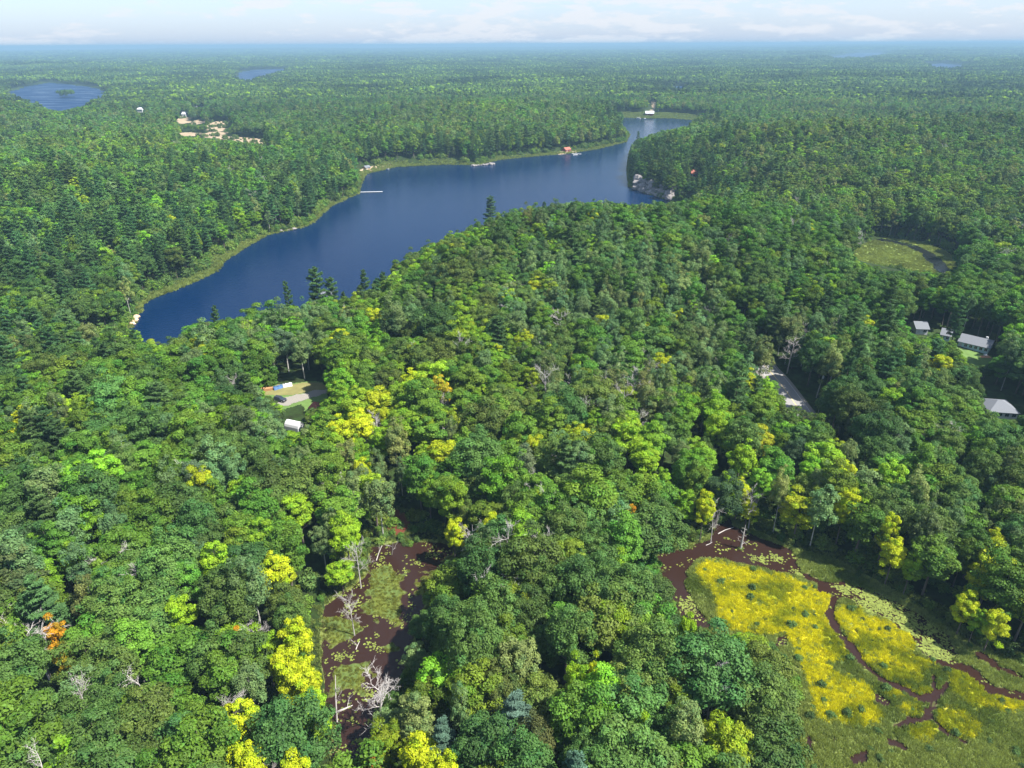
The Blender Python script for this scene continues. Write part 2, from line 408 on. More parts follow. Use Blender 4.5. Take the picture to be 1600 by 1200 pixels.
def leaf_mat(name, vertex_tint=False, trans=.30, gloss=.015):
    m, N, L = new_mat(name)
    o = N.new('ShaderNodeOutputMaterial')
    at_ = N.new('ShaderNodeAttribute'); at_.attribute_name = 'tint'
    at_.attribute_type = 'GEOMETRY' if vertex_tint else 'INSTANCER'
    va = N.new('ShaderNodeAttribute'); va.attribute_name = 'vary'; va.attribute_type = 'GEOMETRY'
    mul = N.new('ShaderNodeVectorMath'); mul.operation = 'SCALE'
    L.new(at_.outputs['Vector'] if not vertex_tint else at_.outputs['Color'], mul.inputs[0]); L.new(va.outputs['Fac'], mul.inputs['Scale'])
    hu = N.new('ShaderNodeAttribute'); hu.attribute_name = 'hue'; hu.attribute_type = 'GEOMETRY'
    hm_ = N.new('ShaderNodeMix'); hm_.data_type = 'RGBA'; hm_.inputs[6].default_value = (1.06, 1.0, 1, 1); hm_.inputs[7].default_value = (.62, .87, 1.0, 1)
    L.new(hu.outputs['Fac'], hm_.inputs[0])
    hv = N.new('ShaderNodeVectorMath'); hv.operation = 'MULTIPLY'; L.new(mul.outputs[0], hv.inputs[0]); L.new(hm_.outputs[2], hv.inputs[1])
    src = hv.outputs[0]
    if vertex_tint:       # stand tone drifts over hundreds of metres, also painting in the hills' shaded bands
        ge = N.new('ShaderNodeNewGeometry'); n1 = N.new('ShaderNodeTexNoise'); n1.inputs['Scale'].default_value = .0035; n1.inputs['Detail'].default_value = 4
        L.new(ge.outputs['Position'], n1.inputs['Vector'])
        mr = N.new('ShaderNodeMapRange'); mr.inputs[1].default_value = .36; mr.inputs[2].default_value = .64; mr.inputs[3].default_value = .45; mr.inputs[4].default_value = 1.65
        L.new(n1.outputs['Fac'], mr.inputs[0])
        m2 = N.new('ShaderNodeVectorMath'); m2.operation = 'SCALE'
        L.new(src, m2.inputs[0]); L.new(mr.outputs[0], m2.inputs['Scale']); src = m2.outputs[0]
    d = N.new('ShaderNodeBsdfDiffuse'); t = N.new('ShaderNodeBsdfTranslucent'); g = N.new('ShaderNodeBsdfGlossy'); g.inputs['Roughness'].default_value = .6
    g.inputs['Color'].default_value = (.8, .9, .8, 1)
    L.new(src, d.inputs['Color'])
    yl = N.new('ShaderNodeVectorMath'); yl.operation = 'MULTIPLY'; yl.inputs[1].default_value = (1.25, 1.15, .55)
    L.new(src, yl.inputs[0]); L.new(yl.outputs[0], t.inputs['Color'])
    a = N.new('ShaderNodeMixShader'); a.inputs[0].default_value = trans; L.new(d.outputs[0], a.inputs[1]); L.new(t.outputs[0], a.inputs[2])
    b = N.new('ShaderNodeMixShader'); b.inputs[0].default_value = gloss; L.new(a.outputs[0], b.inputs[1]); L.new(g.outputs[0], b.inputs[2])
    L.new(b.outputs[0], o.inputs['Surface'])
    return m
M_leaf = leaf_mat('foliage')
M_leaf_far = leaf_mat('foliage_far', True, .2, .0)
M_bark = simple('bark', (.11, .09, .075), .9, 3, .35)
M_bark_pale = simple('bark_pale', (.38, .37, .34), .85, 2, .35)
M_dead = simple('weathered_wood', (.36, .335, .32), .85, 2.5, .3)

def ground_mat():
    m, N, L = new_mat('forest_floor')
    o = N.new('ShaderNodeOutputMaterial'); b = N.new('ShaderNodeBsdfPrincipled'); b.inputs['Roughness'].default_value = .95
    b.inputs['Specular IOR Level'].default_value = .1
    g = N.new('ShaderNodeNewGeometry')
    n1 = N.new('ShaderNodeTexNoise'); n1.inputs['Scale'].default_value = .35; n1.inputs['Detail'].default_value = 8; n1.inputs['Roughness'].default_value = .7
    n2 = N.new('ShaderNodeTexNoise'); n2.inputs['Scale'].default_value = .004; n2.inputs['Detail'].default_value = 8
    L.new(g.outputs['Position'], n1.inputs['Vector']); L.new(g.outputs['Position'], n2.inputs['Vector'])
    r1 = N.new('ShaderNodeValToRGB'); e = r1.color_ramp
    e.elements[0].position = .35; e.elements[0].color = (.018, .022, .008, 1); e.elements[1].position = .68; e.elements[1].color = (.035, .07, .016, 1)
    L.new(n1.outputs['Fac'], r1.inputs[0])
    r2 = N.new('ShaderNodeValToRGB'); e = r2.color_ramp
    e.elements[0].position = .35; e.elements[0].color = (.6, .6, .6, 1); e.elements[1].position = .65; e.elements[1].color = (1.25, 1.25, 1.25, 1)
    L.new(n2.outputs['Fac'], r2.inputs[0])
    mx = N.new('ShaderNodeMix'); mx.data_type = 'RGBA'; mx.blend_type = 'MULTIPLY'; mx.inputs[0].default_value = 1
    L.new(r1.outputs[0], mx.inputs[6]); L.new(r2.outputs[0], mx.inputs[7])
    L.new(mx.outputs[2], b.inputs['Base Color']); L.new(b.outputs[0], o.inputs['Surface'])
    return m
M_ground = ground_mat()
def water_mat(name, col, rough, wave, bump, spec=.5):
    m, N, L = new_mat(name)
    o = N.new('ShaderNodeOutputMaterial'); b = N.new('ShaderNodeBsdfPrincipled')
    b.inputs['Base Color'].default_value = col + (1,); b.inputs['Roughness'].default_value = rough; b.inputs['IOR'].default_value = 1.33
    b.inputs['Specular IOR Level'].default_value = spec
    g = N.new('ShaderNodeNewGeometry')
    n = N.new('ShaderNodeTexNoise'); n.inputs['Scale'].default_value = wave; n.inputs['Detail'].default_value = 5; n.inputs['Roughness'].default_value = .6
    mp = N.new('ShaderNodeMapping'); mp.inputs['Scale'].default_value = (1, 2.2, 1); mp.inputs['Rotation'].default_value = (0, 0, .5)
    L.new(g.outputs['Position'], mp.inputs[0]); L.new(mp.outputs[0], n.inputs['Vector'])
    bp = N.new('ShaderNodeBump'); bp.inputs['Strength'].default_value = bump; bp.inputs['Distance'].default_value = .25
    L.new(n.outputs['Fac'], bp.inputs['Height']); L.new(bp.outputs[0], b.inputs['Normal'])
    n2 = N.new('ShaderNodeTexNoise'); n2.inputs['Scale'].default_value = .012; n2.inputs['Detail'].default_value = 4
    L.new(mp.outputs[0], n2.inputs['Vector'])
    mr = N.new('ShaderNodeMapRange'); mr.inputs[1].default_value = .3; mr.inputs[2].default_value = .7; mr.inputs[3].default_value = rough * .6; mr.inputs[4].default_value = rough * 1.7
    L.new(n2.outputs['Fac'], mr.inputs[0]); L.new(mr.outputs[0], b.inputs['Roughness'])
    L.new(b.outputs[0], o.inputs['Surface'])
    return m
M_lake = water_mat('lake_water', (.0002, .0115, .044), .08, .35, .6, .06)
M_pond = water_mat('pond_water', (.024, .012, .009), .14, .8, .12, .35)

# ------------------------------------------------------------------ ground sheet (polar grid about the viewpoint's foot, fine where the photo looks)
ang = np.concatenate([np.arange(-180, -54, 6.0), np.arange(-54, 54.01, .27), np.arange(60, 180, 6.0)])
ang = np.radians(ang)
rad = np.concatenate([[4], np.geomspace(20, 700, 260), np.geomspace(712, 45000, 230)])
A, RR = np.meshgrid(ang, rad)
GX, GY = RR * np.sin(A), RR * np.cos(A)
GZ = terrain(GX, GY)
na, nr = len(ang), len(rad)
idx = np.arange(na * nr).reshape(nr, na)
q = np.stack([idx[:-1], np.roll(idx[:-1], -1, 1), np.roll(idx[1:], -1, 1), idx[1:]], -1).reshape(-1, 4)
Vg = np.stack([GX, GY, GZ], -1).reshape(-1, 3)
Vg = np.vstack([Vg, [[0, 0, float(GZ[0, 0])]]])
cap = np.stack([np.full(na, len(Vg) - 1), np.roll(idx[0], -1), idx[0]], -1)
g = link('ground', np_mesh('ground', Vg, q[:, ::-1], cap[:, ::-1], [M_ground], smooth=True)); tag(g, kind='structure')

def sheet(name, poly, z, mat, grow=4.0):
    P = np.array(poly); c = P.mean(0)
    nx = np.roll(P, -1, 0) - np.roll(P, 1, 0); nrm = np.stack([nx[:, 1], -nx[:, 0]], -1); nrm /= np.maximum(np.linalg.norm(nrm, axis=1)[:, None], 1e-6)
    area = np.sum(P[:, 0] * np.roll(P[:, 1], -1) - P[:, 1] * np.roll(P[:, 0], -1))
    P = P + nrm * grow * (1 if area > 0 else -1)
    me = bpy.data.meshes.new(name); me.from_pydata([(a, b, z) for a, b in P], [], [tuple(range(len(P)))] if area > 0 else [tuple(range(len(P)))[::-1]])
    me.materials.append(mat); me.update()
    import bmesh
    bm = bmesh.new(); bm.from_mesh(me); bmesh.ops.triangulate(bm, faces=bm.faces[:]); bm.to_mesh(me); bm.free()
    o = link(name, me); tag(o, kind='structure'); return o
sheet('lake_water', lake, 0.0, M_lake, 6)
M_far_lake = water_mat('distant_lake', (.0005, .017, .065), .4, .5, .15, .1)
for k, p in far_lakes.items(): sheet('distant_lake_water', p, 0.0, M_far_lake, 25)
sheet('pond_water', wet_r, WET, M_pond, 1.5)
sheet('pond_water', wet_l, WET, M_pond, 1.2)
M_mud = water_mat('muddy_water', (.11, .035, .02), .3, .8, .1, .3)
sheet('muddy_pond_water', small_pond, WET + .5, M_mud, .8)

# ------------------------------------------------------------------ scatter: every tree is one row (kind, place, size, colour)
KINDS = ['broadleaf', 'maple', 'oak', 'aspen', 'pine', 'dead']
BASE = {'broadleaf': (.083, .170, .014), 'maple': (.150, .275, .012), 'oak': (.070, .134, .024), 'aspen': (.115, .180, .055), 'pine': (.060, .135, .038), 'dead': (1, 1, 1)}
RAD = {'broadleaf': 4.4, 'maple': 3.8, 'oak': 5.2, 'aspen': 3.2, 'pine': 3.4, 'dead': 3.0}
HGT = {'broadleaf': 17, 'maple': 16, 'oak': 17.5, 'aspen': 18.5, 'pine': 21, 'dead': 15}
ZONES = [  # photo pixel, radius in metres, kind, weight
    (110, 430, 90, 'pine', 1.0), (230, 330, 110, 'pine', .35), (420, 290, 130, 'pine', .3), (1030, 260, 90, 'pine', 1.3), (1090, 300, 60, 'pine', 1.0), (760, 235, 80, 'pine', .7), (540, 470, 18, 'pine', 2.0), (1290, 570, 40, 'pine', .5),
    (610, 430, 50, 'maple', 1.2), (700, 400, 40, 'maple', .7), (500, 700, 25, 'maple', .4), (560, 560, 45, 'maple', .9), (600, 660, 22, 'maple', .5), (1010, 700, 18, 'maple', .9), (1150, 700, 22, 'maple', .9), (1110, 640, 20, 'maple', .5), (440, 980, 12, 'maple', .8), (1320, 760, 12, 'maple', .7), (850, 330, 50, 'maple', .35), (1130, 770, 12, 'maple', .8),
    (1080, 1090, 28, 'oak', 1.6), (880, 900, 25, 'oak', 1.1), (780, 1090, 12, 'oak', 1.4), (1450, 640, 40, 'oak', .7), (1500, 780, 40, 'oak', .5), (850, 480, 40, 'oak', .8), (40, 830, 14, 'oak', .9),
    (950, 480, 45, 'aspen', 1.0), (440, 540, 22, 'aspen', 1.2), (1130, 560, 35, 'aspen', .8), (640, 700, 18, 'aspen', .8), (1380, 770, 20, 'aspen', .8), (990, 600, 22, 'aspen', 1.2), (670, 1060, 14, 'aspen', .5), (1450, 560, 30, 'aspen', .5),
    (985, 595, 22, 'dead', 1.8), (700, 640, 30, 'dead', .15), (850, 740, 25, 'dead', .2), (830, 790, 8, 'dead', .5), (825, 915, 7, 'dead', .9), (1290, 545, 12, 'dead', .08)]
# trees that stand out in the photo: kind, crown top in pixels, crown radius m, colour
YL, LM, OR = (.37, .44, .008), (.21, .35, .012), (.50, .26, .010)
HERO = [('maple', 645, 408, 4.5, LM), ('maple', 585, 478, 4, YL), ('maple', 683, 585, 3.6, (.40, .33, .01)), ('maple', 560, 640, 5, YL), ('maple', 525, 655, 4.5, YL), ('maple', 590, 668, 3.6, LM), ('maple', 640, 575, 4.2, YL), ('maple', 560, 715, 2.8, YL),
        ('maple', 335, 508, 3.8, LM), ('maple', 425, 862, 3.8, YL), ('maple', 455, 965, 3.6, YL), ('maple', 440, 1010, 3.4, YL), ('maple', 470, 1040, 3.6, YL), ('maple', 480, 1085, 3.0, LM), ('maple', 368, 1100, 3.2, YL), ('maple', 382, 1165, 3.2, YL), ('maple', 455, 1185, 3, YL),
        ('maple', 408, 985, 3.2, LM), ('maple', 362, 985, 1.8, OR), ('maple', 82, 968, 2.3, OR), ('maple', 95, 1015, 2.0, (.33, .26, .01)), ('maple', 330, 850, 3.6, LM), ('maple', 460, 770, 4.2, LM), ('maple', 270, 928, 3.0, LM), ('maple', 535, 800, 3.8, LM), ('maple', 530, 880, 3.4, LM),
        ('maple', 985, 655, 5.0, LM), ('maple', 1010, 690, 4.4, LM), ('maple', 1190, 665, 4.6, (.30, .32, .008)), ('maple', 1165, 690, 4.0, LM), ('maple', 1120, 640, 3.4, LM), ('maple', 1160, 745, 3.0, YL), ('maple', 1105, 765, 2.8, YL), ('maple', 1172, 780, 2.6, YL), ('maple', 1130, 735, 3, LM),
        ('maple', 1322, 722, 3.2, YL), ('maple', 1328, 765, 3.2, YL), ('maple', 1395, 800, 2.6, YL), ('maple', 1405, 840, 3.0, YL), ('maple', 1432, 865, 2.2, LM), ('maple', 1540, 880, 2.6, YL), ('maple', 1520, 925, 2.6, YL), ('maple', 1565, 950, 2.6, YL), ('maple', 1535, 950, 2.0, LM),
        ('maple', 970, 870, 3.2, LM), ('maple', 935, 1030, 1.7, YL), ('maple', 905, 1030, 2.4, LM), ('maple', 655, 1150, 3.4, YL), ('maple', 690, 1180, 3.0, YL), ('maple', 1000, 1098, 2.4, LM), ('maple', 975, 1140, 2.2, LM), ('maple', 985, 790, 1.6, OR), ('maple', 770, 800, 2.6, YL), ('maple', 708, 808, 2.6, YL),
        ('maple', 535, 908, 1.4, OR), ('maple', 1075, 960, 2.2, LM), ('maple', 900, 555, 2.6, LM), ('maple', 885, 618, 3, LM), ('maple', 570, 1180, 1.8, (.35, .16, .02)),
        ('pine', 490, 418, 5.4, None), ('pine', 515, 434, 4.6, None), ('pine', 445, 440, 2.6, None), ('pine', 567, 422, 3.6, None), ('pine', 334, 478, 3.0, None), ('pine', 730, 330, 3.0, None), ('pine', 805, 1090, 3.6, (.085, .155, .115)), ('pine', 690, 1130, 2.6, (.075, .145, .10)),
        ('pine', 975, 318, 2.6, None), ('pine', 850, 316, 2.2, None), ('pine', 998, 205, 3.2, None), ('pine', 1240, 560, 3.0, None), ('pine', 900, 1180, 3, (.06, .13, .085)), ('pine', 690, 220, 5, None), ('pine', 765, 232, 5, None),
        ('aspen', 440, 512, 4.6, (.085, .15, .065)), ('aspen', 465, 520, 4.2, None), ('aspen', 420, 525, 3.8, None), ('aspen', 820, 700, 4, (.11, .15, .065)), ('aspen', 300, 720, 4, (.11, .16, .075)),
        ('oak', 780, 1040, 4.2, (.085, .115, .022)), ('oak', 840, 1130, 3.8, (.085, .10, .026)), ('oak', 1130, 745, 5.4, (.04, .082, .026)), ('oak', 1250, 690, 5.2, (.042, .08, .03)), ('oak', 930, 830, 5.4, None), ('oak', 690, 935, 4.8, (.055, .12, .022)), ('oak', 400, 690, 5, None)]
DEADS = [(290, 730, 4), (165, 865, 3.4), (235, 880, 2.8), (20, 935, 4.6), (225, 1060, 3.6), (370, 1065, 3), (122, 1070, 2.4), (40, 970, 4), (352, 1095, 2), (800, 445, 3.4), (960, 575, 3.2), (985, 580, 3.6), (1000, 595, 3), (975, 610, 3), (1450, 672, 3), (1478, 665, 3),
         (800, 895, 3), (828, 890, 3.4), (845, 900, 3), (775, 905, 2.4), (585, 1065, 3.4), (250, 780, 3), (515, 752, 2.8), (820, 745, 2.6), (880, 780, 2.4), (860, 770, 2.2), (1150, 1080, 2.2), (235, 815, 2.2), (738, 820, 2.2), (395, 975, 2.2), (545, 930, 1.8), (555, 850, 1.8),
         (1240, 530, 2.6), (700, 620, 2.4), (590, 650, 3), (1180, 770, 1.8), (1120, 790, 1.6), (640, 545, 2.8), (1010, 600, 2.8), (720, 1040, 1.6), (430, 1180, 2), (1105, 480, 2.4), (910, 570, 2.4), (940, 590, 2.4), (545, 480, 2.0)]
zone_w = [(at(a, b, 14)[:2], r, KINDS.index(k), w) for a, b, r, k, w in ZONES]

STRIPS = [(at(a, b)[:2], r, w) for a, b, r, w in ((335, 420, 45, 6), (385, 385, 30, 5), (270, 452, 30, 4), (520, 325, 40, 4), (650, 258, 60, 15), (570, 270, 40, 6), (860, 242, 70, 8), (800, 247, 40, 8), (940, 232, 60, 8), (1040, 183, 130, 38), (990, 184, 60, 30))]
def strip_w(x, y):
    w = np.zeros(np.shape(x))
    for c, r, a in STRIPS: w = np.maximum(w, a * np.exp(-(((x - c[0]) ** 2 + (y - c[1]) ** 2) / (r * r)) ** 2))
    return w
def on_open(x, y, pad=1.5):
    m = sdist(x, y, lake) < pad + 1.5 + strip_w(x, y)
    for p in (wet_r, wet_l, small_pond, meadow): m |= sdist(x, y, p) < pad + .5
    for p in far_lakes.values(): m |= sdist(x, y, p) < 10
    for p in SAND: m |= sdist(x, y, p) < 2
    m |= sdist(x, y, road_w, False) < 4.4
    for c, rr in spots: m |= np.hypot(x - c[0], y - c[1]) < rr
    return m
def px_ground(pts): return [ground_at(a, b) for a, b in pts]
road_pts = px_ground([(1098, 486), (1135, 515), (1172, 548), (1205, 583), (1228, 612), (1252, 648), (1285, 700), (1325, 760)])
road_w = np.array([(p.x, p.y) for p in road_pts])
def drive_at(pts): return px_ground(pts)
spots = []
for a, b, rr in ((418, 611, 6), (432, 609, 6), (446, 607, 6), (460, 606, 6), (476, 606, 6), (492, 606, 6), (440, 624, 6), (456, 622, 6), (474, 618, 6), (492, 616, 6), (430, 618, 5), (490, 634, 5), (478, 630, 4), (460, 663, 5),
                 (1515, 540, 9), (1530, 547, 9), (1500, 535, 7), (1545, 548, 7), (1525, 560, 6), (1515, 557, 5), (1437, 517, 7), (1476, 527, 7), (1565, 642, 12), (1213, 588, 8), (1222, 600, 8), (1234, 617, 8), (1245, 632, 7),  (1550, 645, 8), (1565, 655, 13), (1545, 655, 9), (1586, 655, 9), (455, 672, 5), (467, 672, 5), (1520, 566, 6), (1538, 566, 6),
                 (885, 238, 10), (1014, 180, 14), (1005, 181, 10), (1022, 165, 6), (1020, 172, 6), (1083, 275, 7), (512, 468, 6), (1156, 836, 1), (1277, 618, 1.5),
                 (310, 160, 18), (306, 168, 18), (288, 181, 14), (440, 143, 30), (219, 173, 12), (560, 266, 9), (572, 265, 9), (585, 262, 8)):
    p = ground_at(a, b); spots.append(((p.x, p.y), rr))

def crown_hits(x, y, zt, rad_, kind_arr=None):
    hit = np.zeros(len(x), bool)
    P0 = np.stack([x, y, zt], -1)
    d = np.stack([x, y], -1); d /= np.linalg.norm(d, axis=1)[:, None]
    side = np.stack([d[:, 1], -d[:, 0]], -1)
    for sx, dz in ((0, -.5), (0, -4), (.75, -3), (-.75, -3), (1.0, -5.5), (-1.0, -5.5), (.45, -1), (-.45, -1), (0, -8), (.9, -8.5), (-.9, -8.5), (0, -12), (0, -16)):
        Q = P0.copy(); Q[:, :2] += side * (rad_ * sx)[:, None]; Q[:, 2] += np.maximum(dz, -.75 * (zt - gz_cur))
        px, py, _ = project(Q)
        for poly in PROTECT:
            xs = [p[0] for p in poly]; ys = [p[1] for p in poly]
            c = (px > min(xs)) & (px < max(xs)) & (py > min(ys)) & (py < max(ys)) & ~hit
            if c.any():
                k = np.nonzero(c)[0]; hit[k] |= inside(px[k], py[k], poly)
    return hit

rows = []   # arrays: x y z radius height kind r g b
# hero trees first
hx = []
for k, a, b, rr, colr in HERO + [('dead', a, b, r_, None) for a, b, r_ in [(p, q, r * 1.25) for p, q, r in DEADS]]:
    h = (1.14 if k == 'maple' else 1) * HGT[k] * (.9 + .2 * rnd.random()) * (.72 + .28 * min(1, rr / RAD[k]))
    if k == 'pine' and b > 300 and b < 500: h = 20
    d = ray(a, b); t = np.linspace(60, 2500, 2441); P = CAMP[None] + d[None] * t[:, None]
    g_ = terrain(P[:, 0], P[:, 1]) + h
    j = int(np.argmax(P[:, 2] < g_)); x_, y_ = P[j, 0], P[j, 1]
    if on_open(np.array([x_]), np.array([y_]), -1)[0] and k != 'dead':
        steps = np.linspace(1, .62, 39) if sdist(np.array([x_]), np.array([y_]), lake)[0] < 3 else np.linspace(1, 1.35, 36)
        for s in steps:   # step along the sight line until there is firm ground, and fit the height
            if not on_open(np.array([x_ * s]), np.array([y_ * s]), -1)[0]: break
        x_, y_ = x_ * s, y_ * s
        zt = CAM_Z + d[2] * (math.hypot(x_, y_) / math.hypot(d[0], d[1])); h = min((33 if b > 400 else 24) if k == 'pine' else 22, max(6, zt - float(terrain(x_, y_))))
    zb = float(terrain(x_, y_)); zb = max(zb, 0.2)
    c = colr or BASE[k]
    j = 1 + .12 * (rnd.random() - .5)
    hx.append((x_, y_, zb, rr, h, KINDS.index(k), c[0] * j, c[1] * j, c[2] * j))
hx = np.array(hx)
def scatter(r0, r1, cell, amax):
    n = int(2 * r1 / cell)
    xs, ys = np.meshgrid((np.arange(n) - n / 2) * cell, np.arange(int(r1 / cell / .9) + 2) * cell * .9)
    xs = xs + (np.arange(xs.shape[0]) % 2)[:, None] * cell / 2
    x = xs.ravel() + rng.uniform(-.38, .38, xs.size) * cell
    y = ys.ravel() + rng.uniform(-.38, .38, xs.size) * cell
    r = np.hypot(x, y); a = np.abs(np.degrees(np.arctan2(x, np.maximum(y, .1))))
    m = (r > r0) & (r <= r1) & (a < amax)
    x, y = x[m], y[m]
    m = ~on_open(x, y)
    return x[m], y[m]
parts_xy = [scatter(45, 420, 6.0, 49), scatter(420, 900, 6.9, 47), scatter(900, 1650, 7.6, 46)]
X = np.concatenate([p[0] for p in parts_xy]); Y = np.concatenate([p[1] for p in parts_xy])
keep = np.ones(len(X), bool)
for hrow in hx:
    if hrow[5] == 5: continue
    keep &= np.hypot(X - hrow[0], Y - hrow[1]) > hrow[3] * .9 + (2.2 if hrow[5] == 1 else 1.0)
X, Y = X[keep], Y[keep]
n = len(X)
W = np.zeros((n, 6))
f1, f2, f3 = fbm(X, Y, 60, 51, 2), fbm(X, Y, 45, 61, 2), fbm(X, Y, 80, 71, 2)
W[:, 0] = .62
W[:, 1] = .13 + .32 * np.exp(-((X + 30) / 75) ** 2 - ((Y - 285) / 120) ** 2) + .22 * np.clip(f1 * 2, 0, 1) * np.exp(-np.hypot(X, Y) / 700)
W[:, 2] = .22 + .4 * np.clip(f2 * 2, 0, 1)
W[:, 3] = .12 + .4 * np.clip(f3 * 2, 0, 1)
W[:, 4] = .03 + .13 * np.clip(-f1 * 2 - .2, 0, 1) * (np.hypot(X, Y) > 250)
W[:, 5] = .022 * (np.minimum(sdist(X, Y, wet_r), sdist(X, Y, wet_l)) > 14)
shore = sdist(X, Y, lake)
W[:, 4] += np.where((shore < 40) & (Y > 320) & ((X < -60) | (Y > 560)), .45, 0)
for (c, r_, k, w) in zone_w:
    W[:, k] += w * np.exp(-((X - c[0]) ** 2 + (Y - c[1]) ** 2) / (r_ * r_))
W /= W.sum(1)[:, None]
K = (rng.random(n)[:, None] > np.cumsum(W, 1)).sum(1).clip(0, 5)
Rk = np.array([RAD[k] for k in KINDS]); Hk = np.array([HGT[k] for k in KINDS]); Ck = np.array([BASE[k] for k in KINDS])
rsc = np.clip(rng.normal(1.0, .22, n), .55, 1.6)
rad_t = Rk[K] * rsc
h_t = Hk[K] * np.clip(rng.normal(1, .10, n), .75, 1.25) * (.6 + .4 * rsc)
Z = terrain(X, Y)
gz_cur = Z
ok = np.ones(n, bool); todo = np.arange(n)
for it in range(6):
    gz_cur = Z[todo]
    hit = crown_hits(X[todo], Y[todo], Z[todo] + h_t[todo], rad_t[todo])
    todo = todo[hit]
    if len(todo) == 0: break
    h_t[todo] *= .76; rad_t[todo] *= .87
gz_cur = Z[todo]
if len(todo): ok[todo[crown_hits(X[todo], Y[todo], Z[todo] + h_t[todo], rad_t[todo])]] = False
tone = 1.0 + .32 * fbm(X, Y, 26, 91, 2) + .45 * fbm(X, Y, 210, 93, 2) * sstep(300, 800, np.hypot(X, Y)) + rng.normal(0, .16, n)
tint = Ck[K] * np.clip(tone, .55, 1.8)[:, None]
warm = rng.normal(0, .16, n) + .22 * fbm(X, Y, 120, 95, 2)
tint[:, 0] *= np.clip(1 + warm, .8, 1.35); tint[:, 2] *= np.clip(1 - warm * .5, .6, 1.5)
yl_ = (K == 1)
lim = rng.random(n)
tint[:, :3] = np.where((yl_ & (lim > .93) & (np.hypot(X, Y) < 520))[:, None], np.array(YL)[None] * .8, tint)
T = np.column_stack([X, Y, Z, rad_t, h_t, K, tint])[ok]
hero_n = len(hx)
isl = []
for q_ in range(16):
    a_, r_ = q_ * 2.4, 20 * math.sqrt((q_ + .5) / 16); kq = rnd.choice([0, 0, 2, 4])
    x_, y_ = ISLE[0] + r_ * math.cos(a_), ISLE[1] + r_ * math.sin(a_)
    isl.append((x_, y_, float(terrain(x_, y_)), 5.0, 15 + rnd.random() * 4, kq) + BASE[KINDS[kq]])
T = np.vstack([hx, T, np.array(isl)])
print('trees', len(T), 'dropped', (~ok).sum())

# ------------------------------------------------------------------ tree shapes
def unit(v): return v / np.maximum(np.linalg.norm(v, axis=-1, keepdims=True), 1e-9)
def leaves(C, Nn, S, g_, vary, aspect=.62):
    n = len(C)
    rv = unit(g_.normal(size=(n, 3)))
    a = unit(np.cross(Nn, rv)); b = np.cross(Nn, a)
    S = S[:, None]
    V = np.stack([C + a * S - Nn * S * .22, C + b * S * aspect, C - a * S - Nn * S * .22, C - b * S * aspect], 1).reshape(-1, 3)
    F = np.arange(4 * n).reshape(n, 4)
    return V, F, vary
def broad_crown(g_, Rr, H, base_f, nl, lr, nleaf, s, flat=.9, droop=.25):
    """domed crown of leafy lobes, crown base at base_f*H, top at H"""
    zc = H * base_f + (H - H * base_f) * .42; Rz = (H - zc)
    i = np.arange(nl) + .5
    zz_ = 1 - i / nl * (1.25 + droop); ph = i * 2.39996 + g_.uniform(0, 6)
    q_ = np.sqrt(np.maximum(0, 1 - zz_ ** 2))
    D = np.stack([q_ * np.cos(ph), q_ * np.sin(ph), zz_], -1) + g_.normal(0, .13, (nl, 3)); D = unit(D)
    lop = 1 + .16 * np.sin(ph * 1 + g_.uniform(0, 6)) + .12 * np.sin(2 * ph + g_.uniform(0, 6))
    lrad = lr * g_.uniform(.7, 1.3, nl)
    k = (g_.uniform(.68, 1.08, nl) * lop)[:, None]
    Cc = D * np.array([Rr, Rr, Rz]) * k - D * lrad[:, None] * .75
    Cc[:, 2] += zc
    extra = nl // 4
    E = unit(g_.normal(size=(extra, 3))) * np.array([Rr, Rr, Rz]) * g_.uniform(.1, .55, (extra, 1)); E[:, 2] += zc
    Cc = np.vstack([Cc, E]); lrad = np.concatenate([lrad, np.full(extra, lr)]); D = np.vstack([D, unit(E - [0, 0, zc])])
    lobe_v = g_.uniform(.84, 1.16, len(Cc))
    w = lrad ** 2; li = g_.choice(len(Cc), nleaf, p=w / w.sum())
    d = unit(g_.normal(size=(nleaf, 3)) + D[li] * .75 + np.array([0, 0, .35]))
    r_ = lrad[li] * g_.uniform(.62, 1.12, nleaf)
    P = Cc[li] + d * r_[:, None] * np.array([1.1, 1.1, flat])
    Nn = unit(d * .9 + g_.normal(size=(nleaf, 3)) * .34 + np.array([0, 0, .25]))
    S = s * g_.uniform(.65, 1.3, nleaf)
    lobe_h = np.clip(g_.normal(.15, .35, len(Cc)), 0, 1)
    return leaves(P, Nn, S, g_, np.stack([lobe_v[li] * g_.uniform(.7, 1.3, nleaf), np.clip(lobe_h[li] + g_.normal(0, .15, nleaf), 0, 1)], -1))
